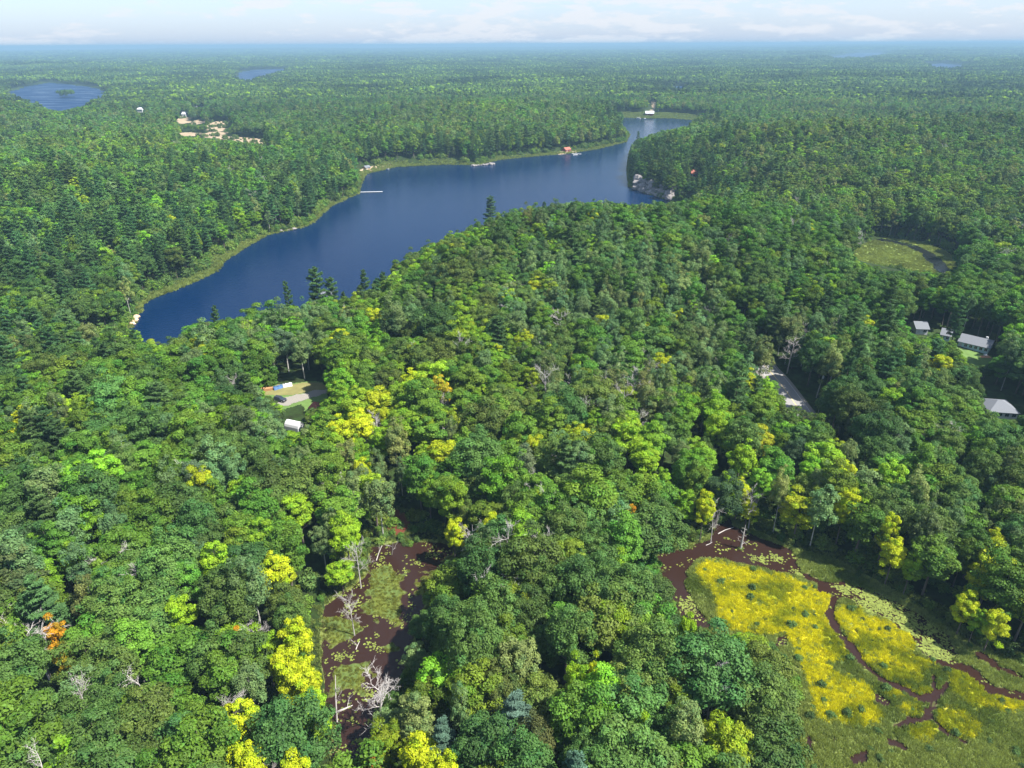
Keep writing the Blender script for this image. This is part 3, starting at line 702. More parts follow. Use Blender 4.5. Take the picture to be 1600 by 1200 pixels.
def pine_crown(g_, Rr, H, nb, per, s):
    C, Nn, S, va = [], [], [], []
    z0 = H * .22
    for i in range(nb):
        t = i / (nb - 1)
        z = z0 + (H - z0) * t ** .92
        L_ = Rr * (1 - t) ** .42 * g_.uniform(.5, 1.25) * (1 if t > .12 else .75) + .35
        a = i * 2.39996 + g_.uniform(-.5, .5)
        dir_ = np.array([math.cos(a), math.sin(a), 0]); sidev = np.array([-dir_[1], dir_[0], 0])
        m = int(per * (.35 + L_ / Rr))
        u = g_.uniform(.12, 1, m) ** .75
        wdt = L_ * .34 * np.sin(np.clip(u, 0, 1) * 2.6) + .15
        off = g_.normal(0, .55, m) * wdt
        rise = .10 + .28 * t
        P = dir_[None] * (u * L_)[:, None] + sidev[None] * off[:, None]
        P[:, 2] = z + rise * L_ * u ** 1.6 - .05 * L_ + g_.normal(0, .12, m) - .10 * np.abs(off)
        C.append(P); Nn.append(unit(np.array([0, 0, 1.0]) + dir_ * .35 + g_.normal(size=(m, 3)) * .42)); S.append(s * g_.uniform(.7, 1.25, m))
        va.append(np.full(m, g_.uniform(.78, 1.2)) * g_.uniform(.75, 1.25, m))
    va = np.concatenate(va)
    return leaves(np.vstack(C), np.vstack(Nn), np.concatenate(S), g_, np.stack([va, np.zeros(len(va))], -1), .34)
def trunk_mb(g_, H, r0, limbs, Rr, base_f):
    mb = MB(); lean = g_.normal(0, .35, 2)
    pts = [(lean[0] * t ** 2, lean[1] * t ** 2, H * .88 * t - .4 * (t == 0)) for t in (0, .25, .5, .75, 1)]
    mb.tube(pts, [r0, r0 * .8, r0 * .6, r0 * .38, r0 * .12], 6)
    for i in range(limbs):
        t = base_f + (.86 - base_f) * (i + .5) / limbs; a = i * 2.4 + g_.uniform(-.4, .4)
        z = H * .88 * t; L_ = Rr * (1.0 - .5 * (t - base_f)) * g_.uniform(.6, .85)
        p0 = Vector((lean[0] * t * t, lean[1] * t * t, z)); d = Vector((math.cos(a), math.sin(a), g_.uniform(.5, 1.0))).normalized()
        p1 = p0 + d * L_ * .5; p2 = p0 + d * L_ * .95 + Vector((0, 0, L_ * .15))
        rr = r0 * .42 * (1.1 - t)
        mb.tube([p0, p1, p2], [rr, rr * .65, rr * .25], 4)
    return mb
def dead_limb(mb, g_, p, d, L_, r_, depth):
    n_ = 4; pts = [p.copy()]; dd = d.copy()
    for i in range(n_):
        dd = (dd + Vector(g_.normal(0, .22, 3)) + Vector((0, 0, .04))).normalized(); pts.append(pts[-1] + dd * L_ / n_)
    mb.tube(pts, [r_ * (1 - .72 * i / n_) for i in range(n_ + 1)], 4 if depth else 5)
    if depth > 0:
        for i in range(1, n_ + 1):
            for s in range(2 if depth > 1 else 2):
                a = Vector(g_.normal(0, 1, 3)).normalized()
                nd = (dd + a * .9 + Vector((0, 0, .2))).normalized()
                dead_limb(mb, g_, pts[i], nd, L_ * g_.uniform(.34, .58), max(.022, r_ * .42), depth - 1)

SPEC = {'broadleaf': dict(bf=.36, nl=40, lr=1.25, leaf=.25, n=8600, flat=.68), 'maple': dict(bf=.34, nl=42, lr=1.05, leaf=.23, n=7400, flat=.6),
        'oak': dict(bf=.38, nl=56, lr=1.25, leaf=.23, n=10500, flat=.75), 'aspen': dict(bf=.34, nl=44, lr=.85, leaf=.20, n=5600, flat=1.1)}
NV = {0: 5, 1: 3, 2: 3}
protos = {}      # (kind, lod, variant) -> combined mesh ; lod 0 also keeps crown / trunk apart
crown_me, trunk_me, limb_me = {}, {}, {}
proto_list = []
def join_np(name, crown, mb, mat_crown, mat_trunk):
    V, F, va = crown
    tv = np.array([tuple(v) for v in mb.V]) if mb else np.zeros((0, 3)); tf = [f for f in mb.F if len(f) == 4] if mb else []
    F4 = np.vstack([F, np.array(tf, int).reshape(-1, 4) + len(V)])
    return np_mesh(name, np.vstack([V, tv]), F4, None, [mat_crown, mat_trunk], {'vary': ('FLOAT', 'FACE', np.concatenate([va[:, 0], np.ones(len(tf))])), 'hue': ('FLOAT', 'FACE', np.concatenate([va[:, 1], np.zeros(len(tf))]))}, matidx=[0] * len(F) + [1] * len(tf))
for ki, kind in enumerate(KINDS):
    for lod in (0, 1, 2):
        for v in range(NV[lod]):
            g_ = np.random.default_rng(1000 + ki * 100 + lod * 10 + v)
            Hn, Rn = HGT[kind], RAD[kind]
            fn = (1, .24, .11)[lod]; fs = (1, 1.9, 2.7)[lod]
            if kind == 'dead':
                mb = MB(); depth = (2, 2, 1)[lod]
                lean = Vector(g_.normal(0, .5, 3)); pts = [Vector((0, 0, -.4)), Vector((lean.x * .3, lean.y * .3, Hn * .4)), Vector((lean.x * .8, lean.y * .8, Hn * .72)), Vector((lean.x * 1.6, lean.y * 1.6, Hn * .98))]
                mb.tube(pts, [.22, .17, .11, .035], 6)
                limbs = []
                for i in range(9):
                    t = .42 + .5 * i / 9; a = i * 2.4 + g_.uniform(-.5, .5)
                    p0 = Vector((lean.x * t * t * 1.3, lean.y * t * t * 1.3, Hn * t)); lm = MB()
                    dead_limb(lm, g_, p0, Vector((math.cos(a), math.sin(a), .75)).normalized(), Rn * g_.uniform(.75, 1.2) * (1.35 - .5 * t), .062, depth - 0 if lod < 2 else 0)
                    limbs.append(lm)
                if lod == 0:
                    trunk_me[kind, v] = mb.mesh('dead_trunk', M_dead); limb_me[v] = [l.mesh('dead_limb', M_dead) for l in limbs]
                al = MB(); al.add(mb.V, mb.F)
                for l in limbs: al.add(l.V, l.F)
                me = al.mesh('dead_tree_shape', M_dead)
            else:
                if kind == 'pine':
                    crown = pine_crown(g_, Rn, Hn, (44, 34, 26)[lod], int(150 * fn * (1, 1.4, 2.2)[lod]), .36 * (1, 1.6, 2.5)[lod])
                    mb = trunk_mb(g_, Hn * 1.08, .28, 5, Rn, .25)
                else:
                    S_ = SPEC[kind]
                    crown = broad_crown(g_, Rn, Hn, S_['bf'], int(S_['nl'] * (1, .8, .5)[lod]), S_['lr'] * (1, 1.05, 1.25)[lod], int(S_['n'] * fn), S_['leaf'] * fs, S_['flat'])
                    mb = trunk_mb(g_, Hn, .26 if kind != 'aspen' else .17, 7, Rn, S_['bf'])
                tm = M_bark_pale if kind == 'aspen' else M_bark
                if lod == 0:
                    crown_me[kind, v] = np_mesh(kind + '_crown', crown[0], crown[1], None, [M_leaf], {'vary': ('FLOAT', 'FACE', crown[2][:, 0]), 'hue': ('FLOAT', 'FACE', crown[2][:, 1])})
                    trunk_me[kind, v] = mb.mesh(kind + '_trunk', tm)
                me = join_np(kind + '_shape', crown, mb if lod < 2 else None, M_leaf, tm)
            protos[kind, lod, v] = len(proto_list); proto_list.append(me)

def proto_collection(name, meshes):
    c = bpy.data.collections.new(name)
    for i, me in enumerate(meshes):
        c.objects.link(bpy.data.objects.new('%s_shape_%03d' % (name, i), me))
    return c
def instancer(name, P, idx_, scl, rot, tint_, coll, kind='stuff', parent=None, label=None):
    P = np.asarray(P, np.float32)
    me = np_mesh(name, P, attrs={'pick': ('INT', 'POINT', idx_), 'scl': ('FLOAT_VECTOR', 'POINT', scl), 'rot': ('FLOAT_VECTOR', 'POINT', rot), 'tint': ('FLOAT_VECTOR', 'POINT', tint_)})
    o = link(name, me, parent)
    ng = bpy.data.node_groups.new(name + '_nodes', 'GeometryNodeTree')
    ng.interface.new_socket('Geometry', in_out='INPUT', socket_type='NodeSocketGeometry')
    ng.interface.new_socket('Geometry', in_out='OUTPUT', socket_type='NodeSocketGeometry')
    N, L = ng.nodes, ng.links
    gi, go = N.new('NodeGroupInput'), N.new('NodeGroupOutput')
    iop = N.new('GeometryNodeInstanceOnPoints'); ci = N.new('GeometryNodeCollectionInfo')
    ci.inputs['Collection'].default_value = coll; ci.inputs['Separate Children'].default_value = True; ci.inputs['Reset Children'].default_value = True
    def na(nm, t):
        a = N.new('GeometryNodeInputNamedAttribute'); a.data_type = t; a.inputs['Name'].default_value = nm; return a.outputs['Attribute']
    m2p = N.new('GeometryNodeMeshToPoints')
    L.new(gi.outputs[0], m2p.inputs['Mesh']); L.new(m2p.outputs[0], iop.inputs['Points'])
    L.new(ci.outputs[0], iop.inputs['Instance'])
    iop.inputs['Pick Instance'].default_value = True
    L.new(na('pick', 'INT'), iop.inputs['Instance Index']); L.new(na('scl', 'FLOAT_VECTOR'), iop.inputs['Scale']); L.new(na('rot', 'FLOAT_VECTOR'), iop.inputs['Rotation'])
    L.new(iop.outputs[0], go.inputs[0])
    md = o.modifiers.new('scatter', 'NODES'); md.node_group = ng
    tag(o, label=label, kind=kind)
    return o

# ------------------------------------------------------------------ which trees show largest: paint crowns far to near
D = np.hypot(T[:, 0], T[:, 1])
near = np.nonzero(D < 700)[0]
order = near[np.argsort(-D[near])]
BW, BH = 800, 600
buf = np.full((BH, BW), -1, np.int32)
cz = T[:, 2] + T[:, 4] * .68
px, py, pz = project(np.stack([T[:, 0], T[:, 1], cz], -1)); px /= 2; py /= 2
pr = T[:, 3] * FPX / pz / 2; prv = (T[:, 4] * .30 * .8 + T[:, 3] * .45) * FPX / pz / 2
for i in order:
    a, b, rx, ry = px[i], py[i], pr[i], prv[i]
    if T[i, 5] == 5: rx *= .55; ry *= .8
    x0, x1, y0, y1 = int(max(0, a - rx)), int(min(BW, a + rx + 1)), int(max(0, b - ry)), int(min(BH, b + ry + 1))
    if x0 >= x1 or y0 >= y1: continue
    yy, xx = np.mgrid[y0:y1, x0:x1]
    m = ((xx - a) / rx) ** 2 + ((yy - b) / ry) ** 2 < 1
    buf[y0:y1, x0:x1][m] = i
vis = np.bincount(buf[buf >= 0], minlength=len(T))
yy, xx = np.nonzero(buf >= 0); ids = buf[yy, xx]
cx_ = np.bincount(ids, weights=xx, minlength=len(T)) / np.maximum(vis, 1) / BW
cy_ = np.bincount(ids, weights=yy, minlength=len(T)) / np.maximum(vis, 1) / BH
single = np.zeros(len(T), bool)
LIMIT = {0: 280, 1: 200, 2: 240, 3: 180, 4: 150, 5: 60}
for k in range(6):
    c = np.nonzero((T[:, 5] == k) & (vis > (40 if k != 5 else 12)))[0]
    single[c[np.argsort(-vis[c])][:LIMIT[k]]] = True
variant = rng.integers(0, 1000, len(T)); spin = rng.uniform(0, 2 * math.pi, len(T))
# the rest: instanced forest
r_ = np.nonzero(~single)[0]
lod = np.where(D[r_] < 420, 0, np.where(D[r_] < 850, 1, 2))
pick = np.array([protos[KINDS[int(T[i, 5])], int(l), int(variant[i] % NV[int(l)])] for i, l in zip(r_, lod)])
kk = T[r_, 5].astype(int)
scl = np.stack([T[r_, 3] / Rk[kk], T[r_, 3] / Rk[kk], T[r_, 4] / Hk[kk]], -1)
rot = np.zeros((len(r_), 3)); rot[:, 2] = spin[r_]; rot[:, :2] = rng.normal(0, .04, (len(r_), 2))
tree_coll = proto_collection('tree', proto_list)
instancer('forest', T[r_, :3], pick, scl, rot, T[r_, 6:9], tree_coll)

# far stands of trees
def stand(g_, size=52.0, cell=7.5):
    V, F, tv, va = [], [], [], []
    ico = [(0, 0, 1)] + [(.89 * math.cos(a), .89 * math.sin(a), .45) for a in np.arange(5) * 1.2566] + [(.95 * math.cos(a), .95 * math.sin(a), -.35) for a in np.arange(5) * 1.2566 + .628]
    fc = [(0, i, i % 5 + 1) for i in range(1, 6)] + [(i, i + 5, i % 5 + 1) for i in range(1, 6)] + [(i % 5 + 1, i + 5, i % 5 + 6) for i in range(1, 6)]
    ico = np.array(ico)
    n_ = int(size / cell)
    for i in range(n_):
        for j in range(n_):
            x, y = (i - n_ / 2 + .5) * cell + g_.normal(0, 1.6), (j - n_ / 2 + .5) * cell + g_.normal(0, 1.6)
            if math.hypot(x, y) > size * .56: continue
            h = g_.normal(16, 2.2); r_ = g_.uniform(3.2, 5.4); pine = g_.random() < .06
            if pine: h += 4; r_ *= .6
            tt = Ck[4] if pine else Ck[g_.choice([0, 0, 1, 2, 2, 3])]
            tt = tt * g_.uniform(.26, .66)  # crown colour darkened in place of the self-shadow these simple shapes lack
            for sub in range(1 if pine else 3):
                ox, oy, oz = (0, 0, 0) if sub == 0 else (g_.normal(0, 1.7), g_.normal(0, 1.7), g_.uniform(-2.5, .3))
                rr = r_ * (1 if sub == 0 else .65); b = len(V)
                for q_ in ico * (1 + g_.normal(0, .16, (11, 1))):
                    V.append((x + ox + q_[0] * rr, y + oy + q_[1] * rr, h - rr * (2.2 if pine else .8) + oz + q_[2] * rr * (2.2 if pine else .85)))
                F += [(a + b, c + b, d + b) for a, c, d in fc]
                tv += [tuple(tt) + (1,)] * len(fc); va += list(g_.uniform(.7, 1.3, len(fc)))
    return np_mesh('stand', V, None, F, [M_leaf_far], {'tint': ('FLOAT_COLOR', 'FACE', tv), 'vary': ('FLOAT', 'FACE', va)})
stands = [stand(np.random.default_rng(500 + i)) for i in range(6)]
def scat_stand(r0, r1, cell, amax):
    n = int(2 * r1 / cell)
    xs, ys = np.meshgrid((np.arange(n) - n / 2) * cell, np.arange(int(r1 / cell) + 1) * cell)
    x = xs.ravel() + rng.uniform(-.3, .3, xs.size) * cell; y = ys.ravel() + rng.uniform(-.3, .3, xs.size) * cell
    r = np.hypot(x, y); a = np.abs(np.degrees(np.arctan2(x, np.maximum(y, .1))))
    m = (r > r0) & (r <= r1) & (a < amax)
    return x[m], y[m]
sx, sy, ss = [], [], []
for r0, r1, cell, sc in ((1630, 5000, 40, 1.0), (5000, 11000, 84, 2.1), (11000, 24000, 210, 5.2)):
    a, b = scat_stand(r0, r1, cell, 47); sx.append(a); sy.append(b); ss.append(np.full(len(a), sc))
sx, sy, ss = map(np.concatenate, (sx, sy, ss))
m = np.ones(len(sx), bool)
for k, p in far_lakes.items(): m &= sdist(sx, sy, p) > 24 * ss
for p in SAND: m &= sdist(sx, sy, p) > 24
P = np.stack([sx, sy, terrain(sx, sy)], -1)
pxx, pyy, _ = project(P + [0, 0, 15])
for poly in PROTECT[-5:] + SAND_VIEW: m &= ~inside(pxx, pyy, poly)
for c, rr in spots: m &= np.hypot(sx - c[0], sy - c[1]) > rr + 22
P, ss = P[m], ss[m]
nn = len(P)
rot = np.zeros((nn, 3)); rot[:, 2] = rng.uniform(0, 6.28, nn)
instancer('distant_forest', P, rng.integers(0, 6, nn), np.stack([ss, ss, ss ** .25], -1), rot, np.ones((nn, 3)), proto_collection('stand', stands))
print('stands', nn)

# ------------------------------------------------------------------ single trees
LAND = [('right marsh', 1300, 980, 190), ('left pond', 590, 950, 120), ('driveway clearing', 455, 620, 90), ('lake shore', 300, 500, 110), ('lake shore', 600, 420, 90), ('teal bungalow', 1525, 540, 80), ('road bend', 1230, 610, 80), ('brown pond', 1120, 850, 90), ('far meadow', 1400, 410, 80)]
def tree_colour(c, k):
    r, g_, b = c
    if k == 5: return 'bare grey'
    if r > .38 and g_ < .25: return 'orange'
    if r / g_ > .85: return 'golden yellow'
    if r / g_ > .52 and g_ > .23: return 'lime green'
    if b / g_ > .5: return 'blue green'
    if g_ < .10: return 'dark green'
    if b / g_ > .33: return 'grey green'
    if r / g_ > .58: return 'olive green'
    if g_ > .19: return 'bright green'
    return 'mid green'
NAME = {0: 'broadleaf_tree', 1: 'maple_tree', 2: 'oak_tree', 3: 'aspen_tree', 4: 'pine_tree', 5: 'dead_tree'}
WORD = {0: 'broadleaf tree', 1: 'maple', 2: 'oak', 3: 'aspen', 4: 'pine', 5: 'dead tree'}
GROUP = {0: 'green broadleaf trees of the forest', 1: 'yellow green maples of the forest', 2: 'dull green oaks of the forest', 3: 'pale green aspens of the forest', 4: 'pines of the forest', 5: 'bare dead trees of the forest'}
ONES = 'zero one two three four five six seven eight nine ten eleven twelve thirteen fourteen fifteen sixteen seventeen eighteen nineteen'.split()
TENS = '- - twenty thirty forty fifty sixty seventy eighty ninety hundred'.split()
def num(v):
    v = int(round(v))
    return ONES[v] if v < 20 else TENS[v // 10] + ('' if v % 10 == 0 or v > 99 else '-' + ONES[v % 10])
seen_lab = {}
loud = [(T[j, 0], T[j, 1], tree_colour(T[j, 6:9], int(T[j, 5])), WORD[int(T[j, 5])], j) for j in np.nonzero(single)[0] if int(T[j, 5]) in (4, 5) or tree_colour(T[j, 6:9], int(T[j, 5])) in ('orange', 'golden yellow', 'lime green')]
for i in np.nonzero(single)[0]:
    x, y, z, rr, hh, k = T[i, :6]; k = int(k); kd = KINDS[k]; v = int(variant[i] % NV[0])
    root = empty(NAME[k], (x, y, z), spin[i])
    root.scale = (rr / Rk[k], rr / Rk[k], hh / Hk[k])
    cxp, cyp = cx_[i] * 100, cy_[i] * 100
    sizes = ['small', '', 'large', 'slim', 'broad']
    si = 0 if rr < Rk[k] * .82 else 2 if rr > Rk[k] * 1.15 else 1
    near_l = [(math.hypot(cxp * 16 - a, cyp * 12 - b), nm) for nm, a, b, q_ in LAND if math.hypot(cxp * 16 - a, cyp * 12 - b) < q_]
    if near_l: where = ' near the ' + min(near_l)[1]
    else:
        nb = [(math.hypot(a - x, b - y), c_, w_) for a, b, c_, w_, j in loud if j != i and math.hypot(a - x, b - y) < 13]
        where = (' beside a %s' % (min(nb)[1] + ' ' + min(nb)[2])).replace('bare grey dead tree', 'bare dead tree') if nb else ' deep in the forest'
    col_ = tree_colour(T[i, 6:9], k)
    for alt in range(6):
        s_ = sizes[si] if alt < 1 else ['low', 'tall', 'round', 'ragged', 'full'][alt - 1]
        lab = f"{s_} {col_} {WORD[k]}{where}, at {num(cxp)} by {num(cyp)} percent of the photo".strip().replace('bare grey dead', 'bare dead').replace('golden yellow', 'golden')
        if len(lab.replace('-', ' ').split()) > 16: lab = lab.replace(' of the photo', '')
        if lab not in seen_lab: break
    seen_lab[lab] = 1
    tag(root, lab, 'tree', GROUP[k])
    if k != 5:
        c = link('crown', crown_me[kd, v], root); c['tint'] = [float(q_) for q_ in T[i, 6:9]]
    link('trunk', trunk_me[kd, v], root)
    if k == 5:
        for lm in limb_me[v]: link('limb', lm, root)
print('single trees', int(single.sum()))

# ------------------------------------------------------------------ marsh mats: a height field that rises out of the pond water
def heightfield(name, poly, level, cell, fn, mat):
    x0, y0 = poly.min(0) - 2; x1, y1 = poly.max(0) + 2
    xs, ys = np.arange(x0, x1, cell), np.arange(y0, y1, cell)
    Xg, Yg = np.meshgrid(xs, ys)
    sd = sdist(Xg, Yg, poly)
    Zg, Cg = fn(Xg, Yg, sd)
    Zg = np.where(sd > 0, np.minimum(Zg, level + .12 - sd * .1), Zg)
    use = sd < 1.6
    ny, nx = Xg.shape
    id_ = np.arange(nx * ny).reshape(ny, nx)
    qm = (use[:-1, :-1] & use[1:, 1:] & use[1:, :-1] & use[:-1, 1:])
    Q = np.stack([id_[:-1, :-1][qm], id_[:-1, 1:][qm], id_[1:, 1:][qm], id_[1:, :-1][qm]], -1)
    used = np.unique(Q); rm = np.full(nx * ny, -1); rm[used] = np.arange(len(used))
    V = np.stack([Xg, Yg, Zg], -1).reshape(-1, 3)[used]
    C4 = np.concatenate([Cg, np.ones(Cg.shape[:2] + (1,))], -1).reshape(-1, 4)[used]
    o = link(name, np_mesh(name, V, rm[Q], None, [mat], {'mat_colour': ('FLOAT_COLOR', 'POINT', C4)}, smooth=True)); tag(o, kind='structure')
    return o
def mat_mat():
    m, N, L = new_mat('marsh_mat')
    o = N.new('ShaderNodeOutputMaterial'); b = N.new('ShaderNodeBsdfPrincipled'); b.inputs['Roughness'].default_value = .95; b.inputs['Specular IOR Level'].default_value = .1
    a = N.new('ShaderNodeAttribute'); a.attribute_name = 'mat_colour'
    g = N.new('ShaderNodeNewGeometry'); n = N.new('ShaderNodeTexNoise'); n.inputs['Scale'].default_value = 1.6; n.inputs['Detail'].default_value = 6; n.inputs['Roughness'].default_value = .7
    L.new(g.outputs['Position'], n.inputs['Vector'])
    mr = N.new('ShaderNodeMapRange'); mr.inputs[1].default_value = .3; mr.inputs[2].default_value = .7; mr.inputs[3].default_value = .6; mr.inputs[4].default_value = 1.35
    L.new(n.outputs['Fac'], mr.inputs[0])
    v = N.new('ShaderNodeVectorMath'); v.operation = 'SCALE'; L.new(a.outputs['Color'], v.inputs[0]); L.new(mr.outputs[0], v.inputs['Scale'])
    L.new(v.outputs[0], b.inputs['Base Color'])
    bp = N.new('ShaderNodeBump'); bp.inputs['Strength'].default_value = .5; bp.inputs['Distance'].default_value = .1; L.new(n.outputs['Fac'], bp.inputs['Height']); L.new(bp.outputs[0], b.inputs['Normal'])
    L.new(b.outputs[0], o.inputs['Surface']); return m
M_mat = mat_mat()
def lerp(a, b, t): return a + (b - a) * t[..., None]
C_YEL, C_YEL2, C_SED, C_SED2, C_MUD, C_OLV = map(np.array, ((.36, .31, .008), (.22, .25, .012), (.15, .18, .05), (.08, .115, .03), (.05, .035, .02), (.09, .11, .02)))
def yel_amt(x, y):
    d = np.full(np.shape(x), 1e9)
    for p in YEL: d = np.minimum(d, sdist(x, y, p))
    return sstep(-.6, .8, -d + .9 * fbm(x, y, 3.5, 301, 3))
def open_d(x, y):
    d = np.full(np.shape(x), 1e9)
    for p in OPENR: d = np.minimum(d, sdist(x, y, p))
    for p, w in CHAN: d = np.minimum(d, sdist(x, y, p, False) - w * .8)
    return d + .8 * fbm(x, y, 3.0, 311, 3)
def f_right(x, y, sd):
    ya = yel_amt(x, y); od = open_d(x, y); n1 = fbm(x, y, 2.2, 321, 3); n2 = fbm(x, y, 9, 331, 3)
    z = WET + np.clip(od * .4, -.6, .16) + .05 * n1 * (od > 0) + .08 * ya * np.clip(od, 0, 1)
    c = lerp(np.broadcast_to(C_SED, x.shape + (3,)), C_SED2, sstep(-.25, .35, n2 + .4 * n1))
    yc = lerp(np.broadcast_to(C_YEL, x.shape + (3,)), C_YEL2, sstep(-.05, .5, n2 * .9 + n1 * .5))
    spots_ = sstep(.35, .55, fbm(x, y, 4.0, 341, 2))
    yc = lerp(yc, C_SED2 * 1.2, spots_ * .8)
    c = lerp(c, yc, ya)
    c = lerp(np.broadcast_to(C_MUD, x.shape + (3,)), c, sstep(0, .35, od))
    return z, c
heightfield('marsh_ground', wet_r, WET, .45, f_right, M_mat)
def olive_d(x, y):
    d = np.full(np.shape(x), 1e9)
    for p in OLIVE: d = np.minimum(d, sdist(x, y, p))
    return -d + 1.3 * fbm(x, y, 3.0, 351, 4)
def f_left(x, y, sd):
    od = olive_d(x, y) - .9; n1 = 1.5 * fbm(x, y, 2.4, 361, 4); bank = sstep(-1.6, .3, sd + 1.0 * fbm(x, y, 4, 371, 2))
    z = WET + np.clip(od * .12 + .22 * n1 - .02, -.5, .08) ; z = np.maximum(z, WET - .5 + .65 * bank)
    c = lerp(np.broadcast_to(C_OLV, x.shape + (3,)), C_SED2, sstep(-.1, .6, n1)); c = lerp(c, C_SED, bank * .6)
    c = lerp(np.broadcast_to(C_MUD, x.shape + (3,)), c, sstep(-.02, .06, z - WET))
    return z, c
heightfield('pond_mat', wet_l, WET, .4, f_left, M_mat)
def f_mead(x, y, sd):
    n1 = fbm(x, y, 6, 381, 3); cr = sdist(x, y, creek_m, False) - 4.2 + 1.2 * fbm(x, y, 8, 391, 2)
    z = WET + np.clip(cr * .4, -.6, .25) + .1 * n1
    c = lerp(np.broadcast_to(np.array((.17, .22, .05)), x.shape + (3,)), np.array((.10, .15, .035)), sstep(-.3, .4, n1))
    c = lerp(np.broadcast_to(C_MUD * .3, x.shape + (3,)), c, sstep(0, .4, cr)); return z, c
heightfield('meadow_ground', meadow, WET, 1.0, f_mead, M_mat)
sheet('creek_water', meadow, WET, water_mat('dark_creek', (.008, .010, .010), .2, .8, .2, .2), 1.0)

# ------------------------------------------------------------------ grass, pads and shrubs (nobody could count them)
def tuft(g_, nb, r_, h):
    V, F, va = [], [], []
    for i in range(nb):
        a, rr = g_.uniform(0, 6.28), r_ * math.sqrt(g_.random()); w = g_.uniform(.03, .07) * (1 + r_); b = len(V)
        x, y = rr * math.cos(a), rr * math.sin(a); t = g_.uniform(0, 6.28); hh = h * g_.uniform(.6, 1.2)
        lx, ly = g_.normal(0, .25, 2) * h
        V += [(x - w * math.cos(t), y - w * math.sin(t), -.05), (x + w * math.cos(t), y + w * math.sin(t), -.05), (x + lx, y + ly, hh)]
        F.append((b, b + 1, b + 2)); va.append(g_.uniform(.7, 1.3))
    return np_mesh('tuft', V, None, F, [M_leaf], {'vary': ('FLOAT', 'FACE', va)})
tufts = [tuft(np.random.default_rng(700 + i), 44, .5, .5) for i in range(4)]
tuft_coll = proto_collection('tuft', tufts)
def rand_in(poly, dens, pad=0):
    x0, y0 = poly.min(0) - pad; x1, y1 = poly.max(0) + pad
    n = int((x1 - x0) * (y1 - y0) * dens)
    x, y = rng.uniform(x0, x1, n), rng.uniform(y0, y1, n)
    m = sdist(x, y, poly) < pad
    return x[m], y[m]
def put(name, x, y, z, s, tint_, coll, nproto, zs=1.0, tilt=.08):
    n = len(x); rot = rng.normal(0, tilt, (n, 3)); rot[:, 2] = rng.uniform(0, 6.28, n)
    s = np.broadcast_to(s, (n,)) if np.ndim(s) == 0 else s
    return instancer(name, np.stack([x, y, z], -1), rng.integers(0, nproto, n), np.stack([s, s, s * zs], -1), rot, tint_, coll)
x, y = rand_in(wet_r, 5.5)
sd = sdist(x, y, wet_r); z, _c = f_right(x, y, sd); ya = yel_amt(x, y)
keep = z > WET + .06
x, y, z, ya = x[keep], y[keep], z[keep], ya[keep]
isy = rng.random(len(x)) < ya * .93
n2 = fbm(x, y, 9, 331, 3)
ty = lerp(np.broadcast_to(np.array((.58, .60, .010)), x.shape + (3,)), np.array((.28, .34, .014)), sstep(-.15, .45, n2 + .5 * fbm(x, y, 3, 421, 2))) * rng.uniform(.75, 1.2, (len(x), 1))
tg = lerp(np.broadcast_to(np.array((.25, .33, .095)), x.shape + (3,)), np.array((.13, .20, .04)), sstep(-.15, .45, n2)) * rng.uniform(.7, 1.2, (len(x), 1))
put('yellow_sedge', x[isy], y[isy], z[isy], rng.uniform(.7, 1.1, isy.sum()), ty[isy], tuft_coll, 4)
ng_ = ~isy
put('green_sedge', x[ng_], y[ng_], z[ng_], rng.uniform(.7, 1.3, ng_.sum()), tg[ng_], tuft_coll, 4)
# shore grass along lake, ponds and the meadow
gx, gy, gs, gt = [], [], [], []
def shore_grass(poly, wmax, dens, cond, size, col_):
    P = np.asarray(poly); Q = np.roll(P, -1, 0); L_ = np.linalg.norm(Q - P, axis=1)
    n = int(L_.sum() * wmax * dens)
    i = rng.choice(len(P), n, p=L_ / L_.sum()); t = rng.random(n)
    x = P[i, 0] + (Q[i, 0] - P[i, 0]) * t + rng.normal(0, wmax * .7, n); y = P[i, 1] + (Q[i, 1] - P[i, 1]) * t + rng.normal(0, wmax * .7, n)
    sd = sdist(x, y, poly); m = (sd > -.6) & cond(x, y, sd)
    x, y = x[m], y[m]; gx.append(x); gy.append(y); gs.append(size * rng.uniform(.7, 1.3, len(x))); gt.append(np.array(col_) * rng.uniform(.75, 1.3, (len(x), 1)) * (1 + .3 * fbm(x, y, 12, 401, 2))[:, None])
shore_grass(lake, 5, .7, lambda x, y, s: (s < 2.5 + strip_w(x, y)), 1.6, (.17, .22, .05))
for c, r, a in STRIPS:
    n = int(min(9000, r * 2 * a * 1.3)); x = rng.uniform(c[0] - r * 1.2, c[0] + r * 1.2, n * 4); y = rng.uniform(c[1] - r * 1.2, c[1] + r * 1.2, n * 4)
    sd = sdist(x, y, lake); m = (sd > 0) & (sd < 2 + strip_w(x, y)) & (fbm(x, y, 9, 403, 2) > -.35); x, y = x[m], y[m]
    gx.append(x); gy.append(y); gs.append(1.9 * rng.uniform(.7, 1.3, len(x))); gt.append(np.array((.15, .21, .05)) * rng.uniform(.75, 1.3, (len(x), 1)))
for P_, w_ in ((wet_r, 3.5), (wet_l, 2.5), (small_pond, 2)):
    shore_grass(P_, w_, 2.2, lambda x, y, s: s < 7, 1.1, (.12, .17, .04))
x, y = rand_in(meadow, 1.0); z, _c = f_mead(x, y, None); m = z > WET + .1
gx.append(x[m]); gy.append(y[m]); gs.append(1.4 * rng.uniform(.7, 1.3, m.sum())); gt.append(np.array((.19, .25, .065)) * (1 + .5 * fbm(x[m], y[m], 8, 405, 3))[:, None])
gx, gy, gs, gt = map(np.concatenate, (gx, gy, gs, gt))
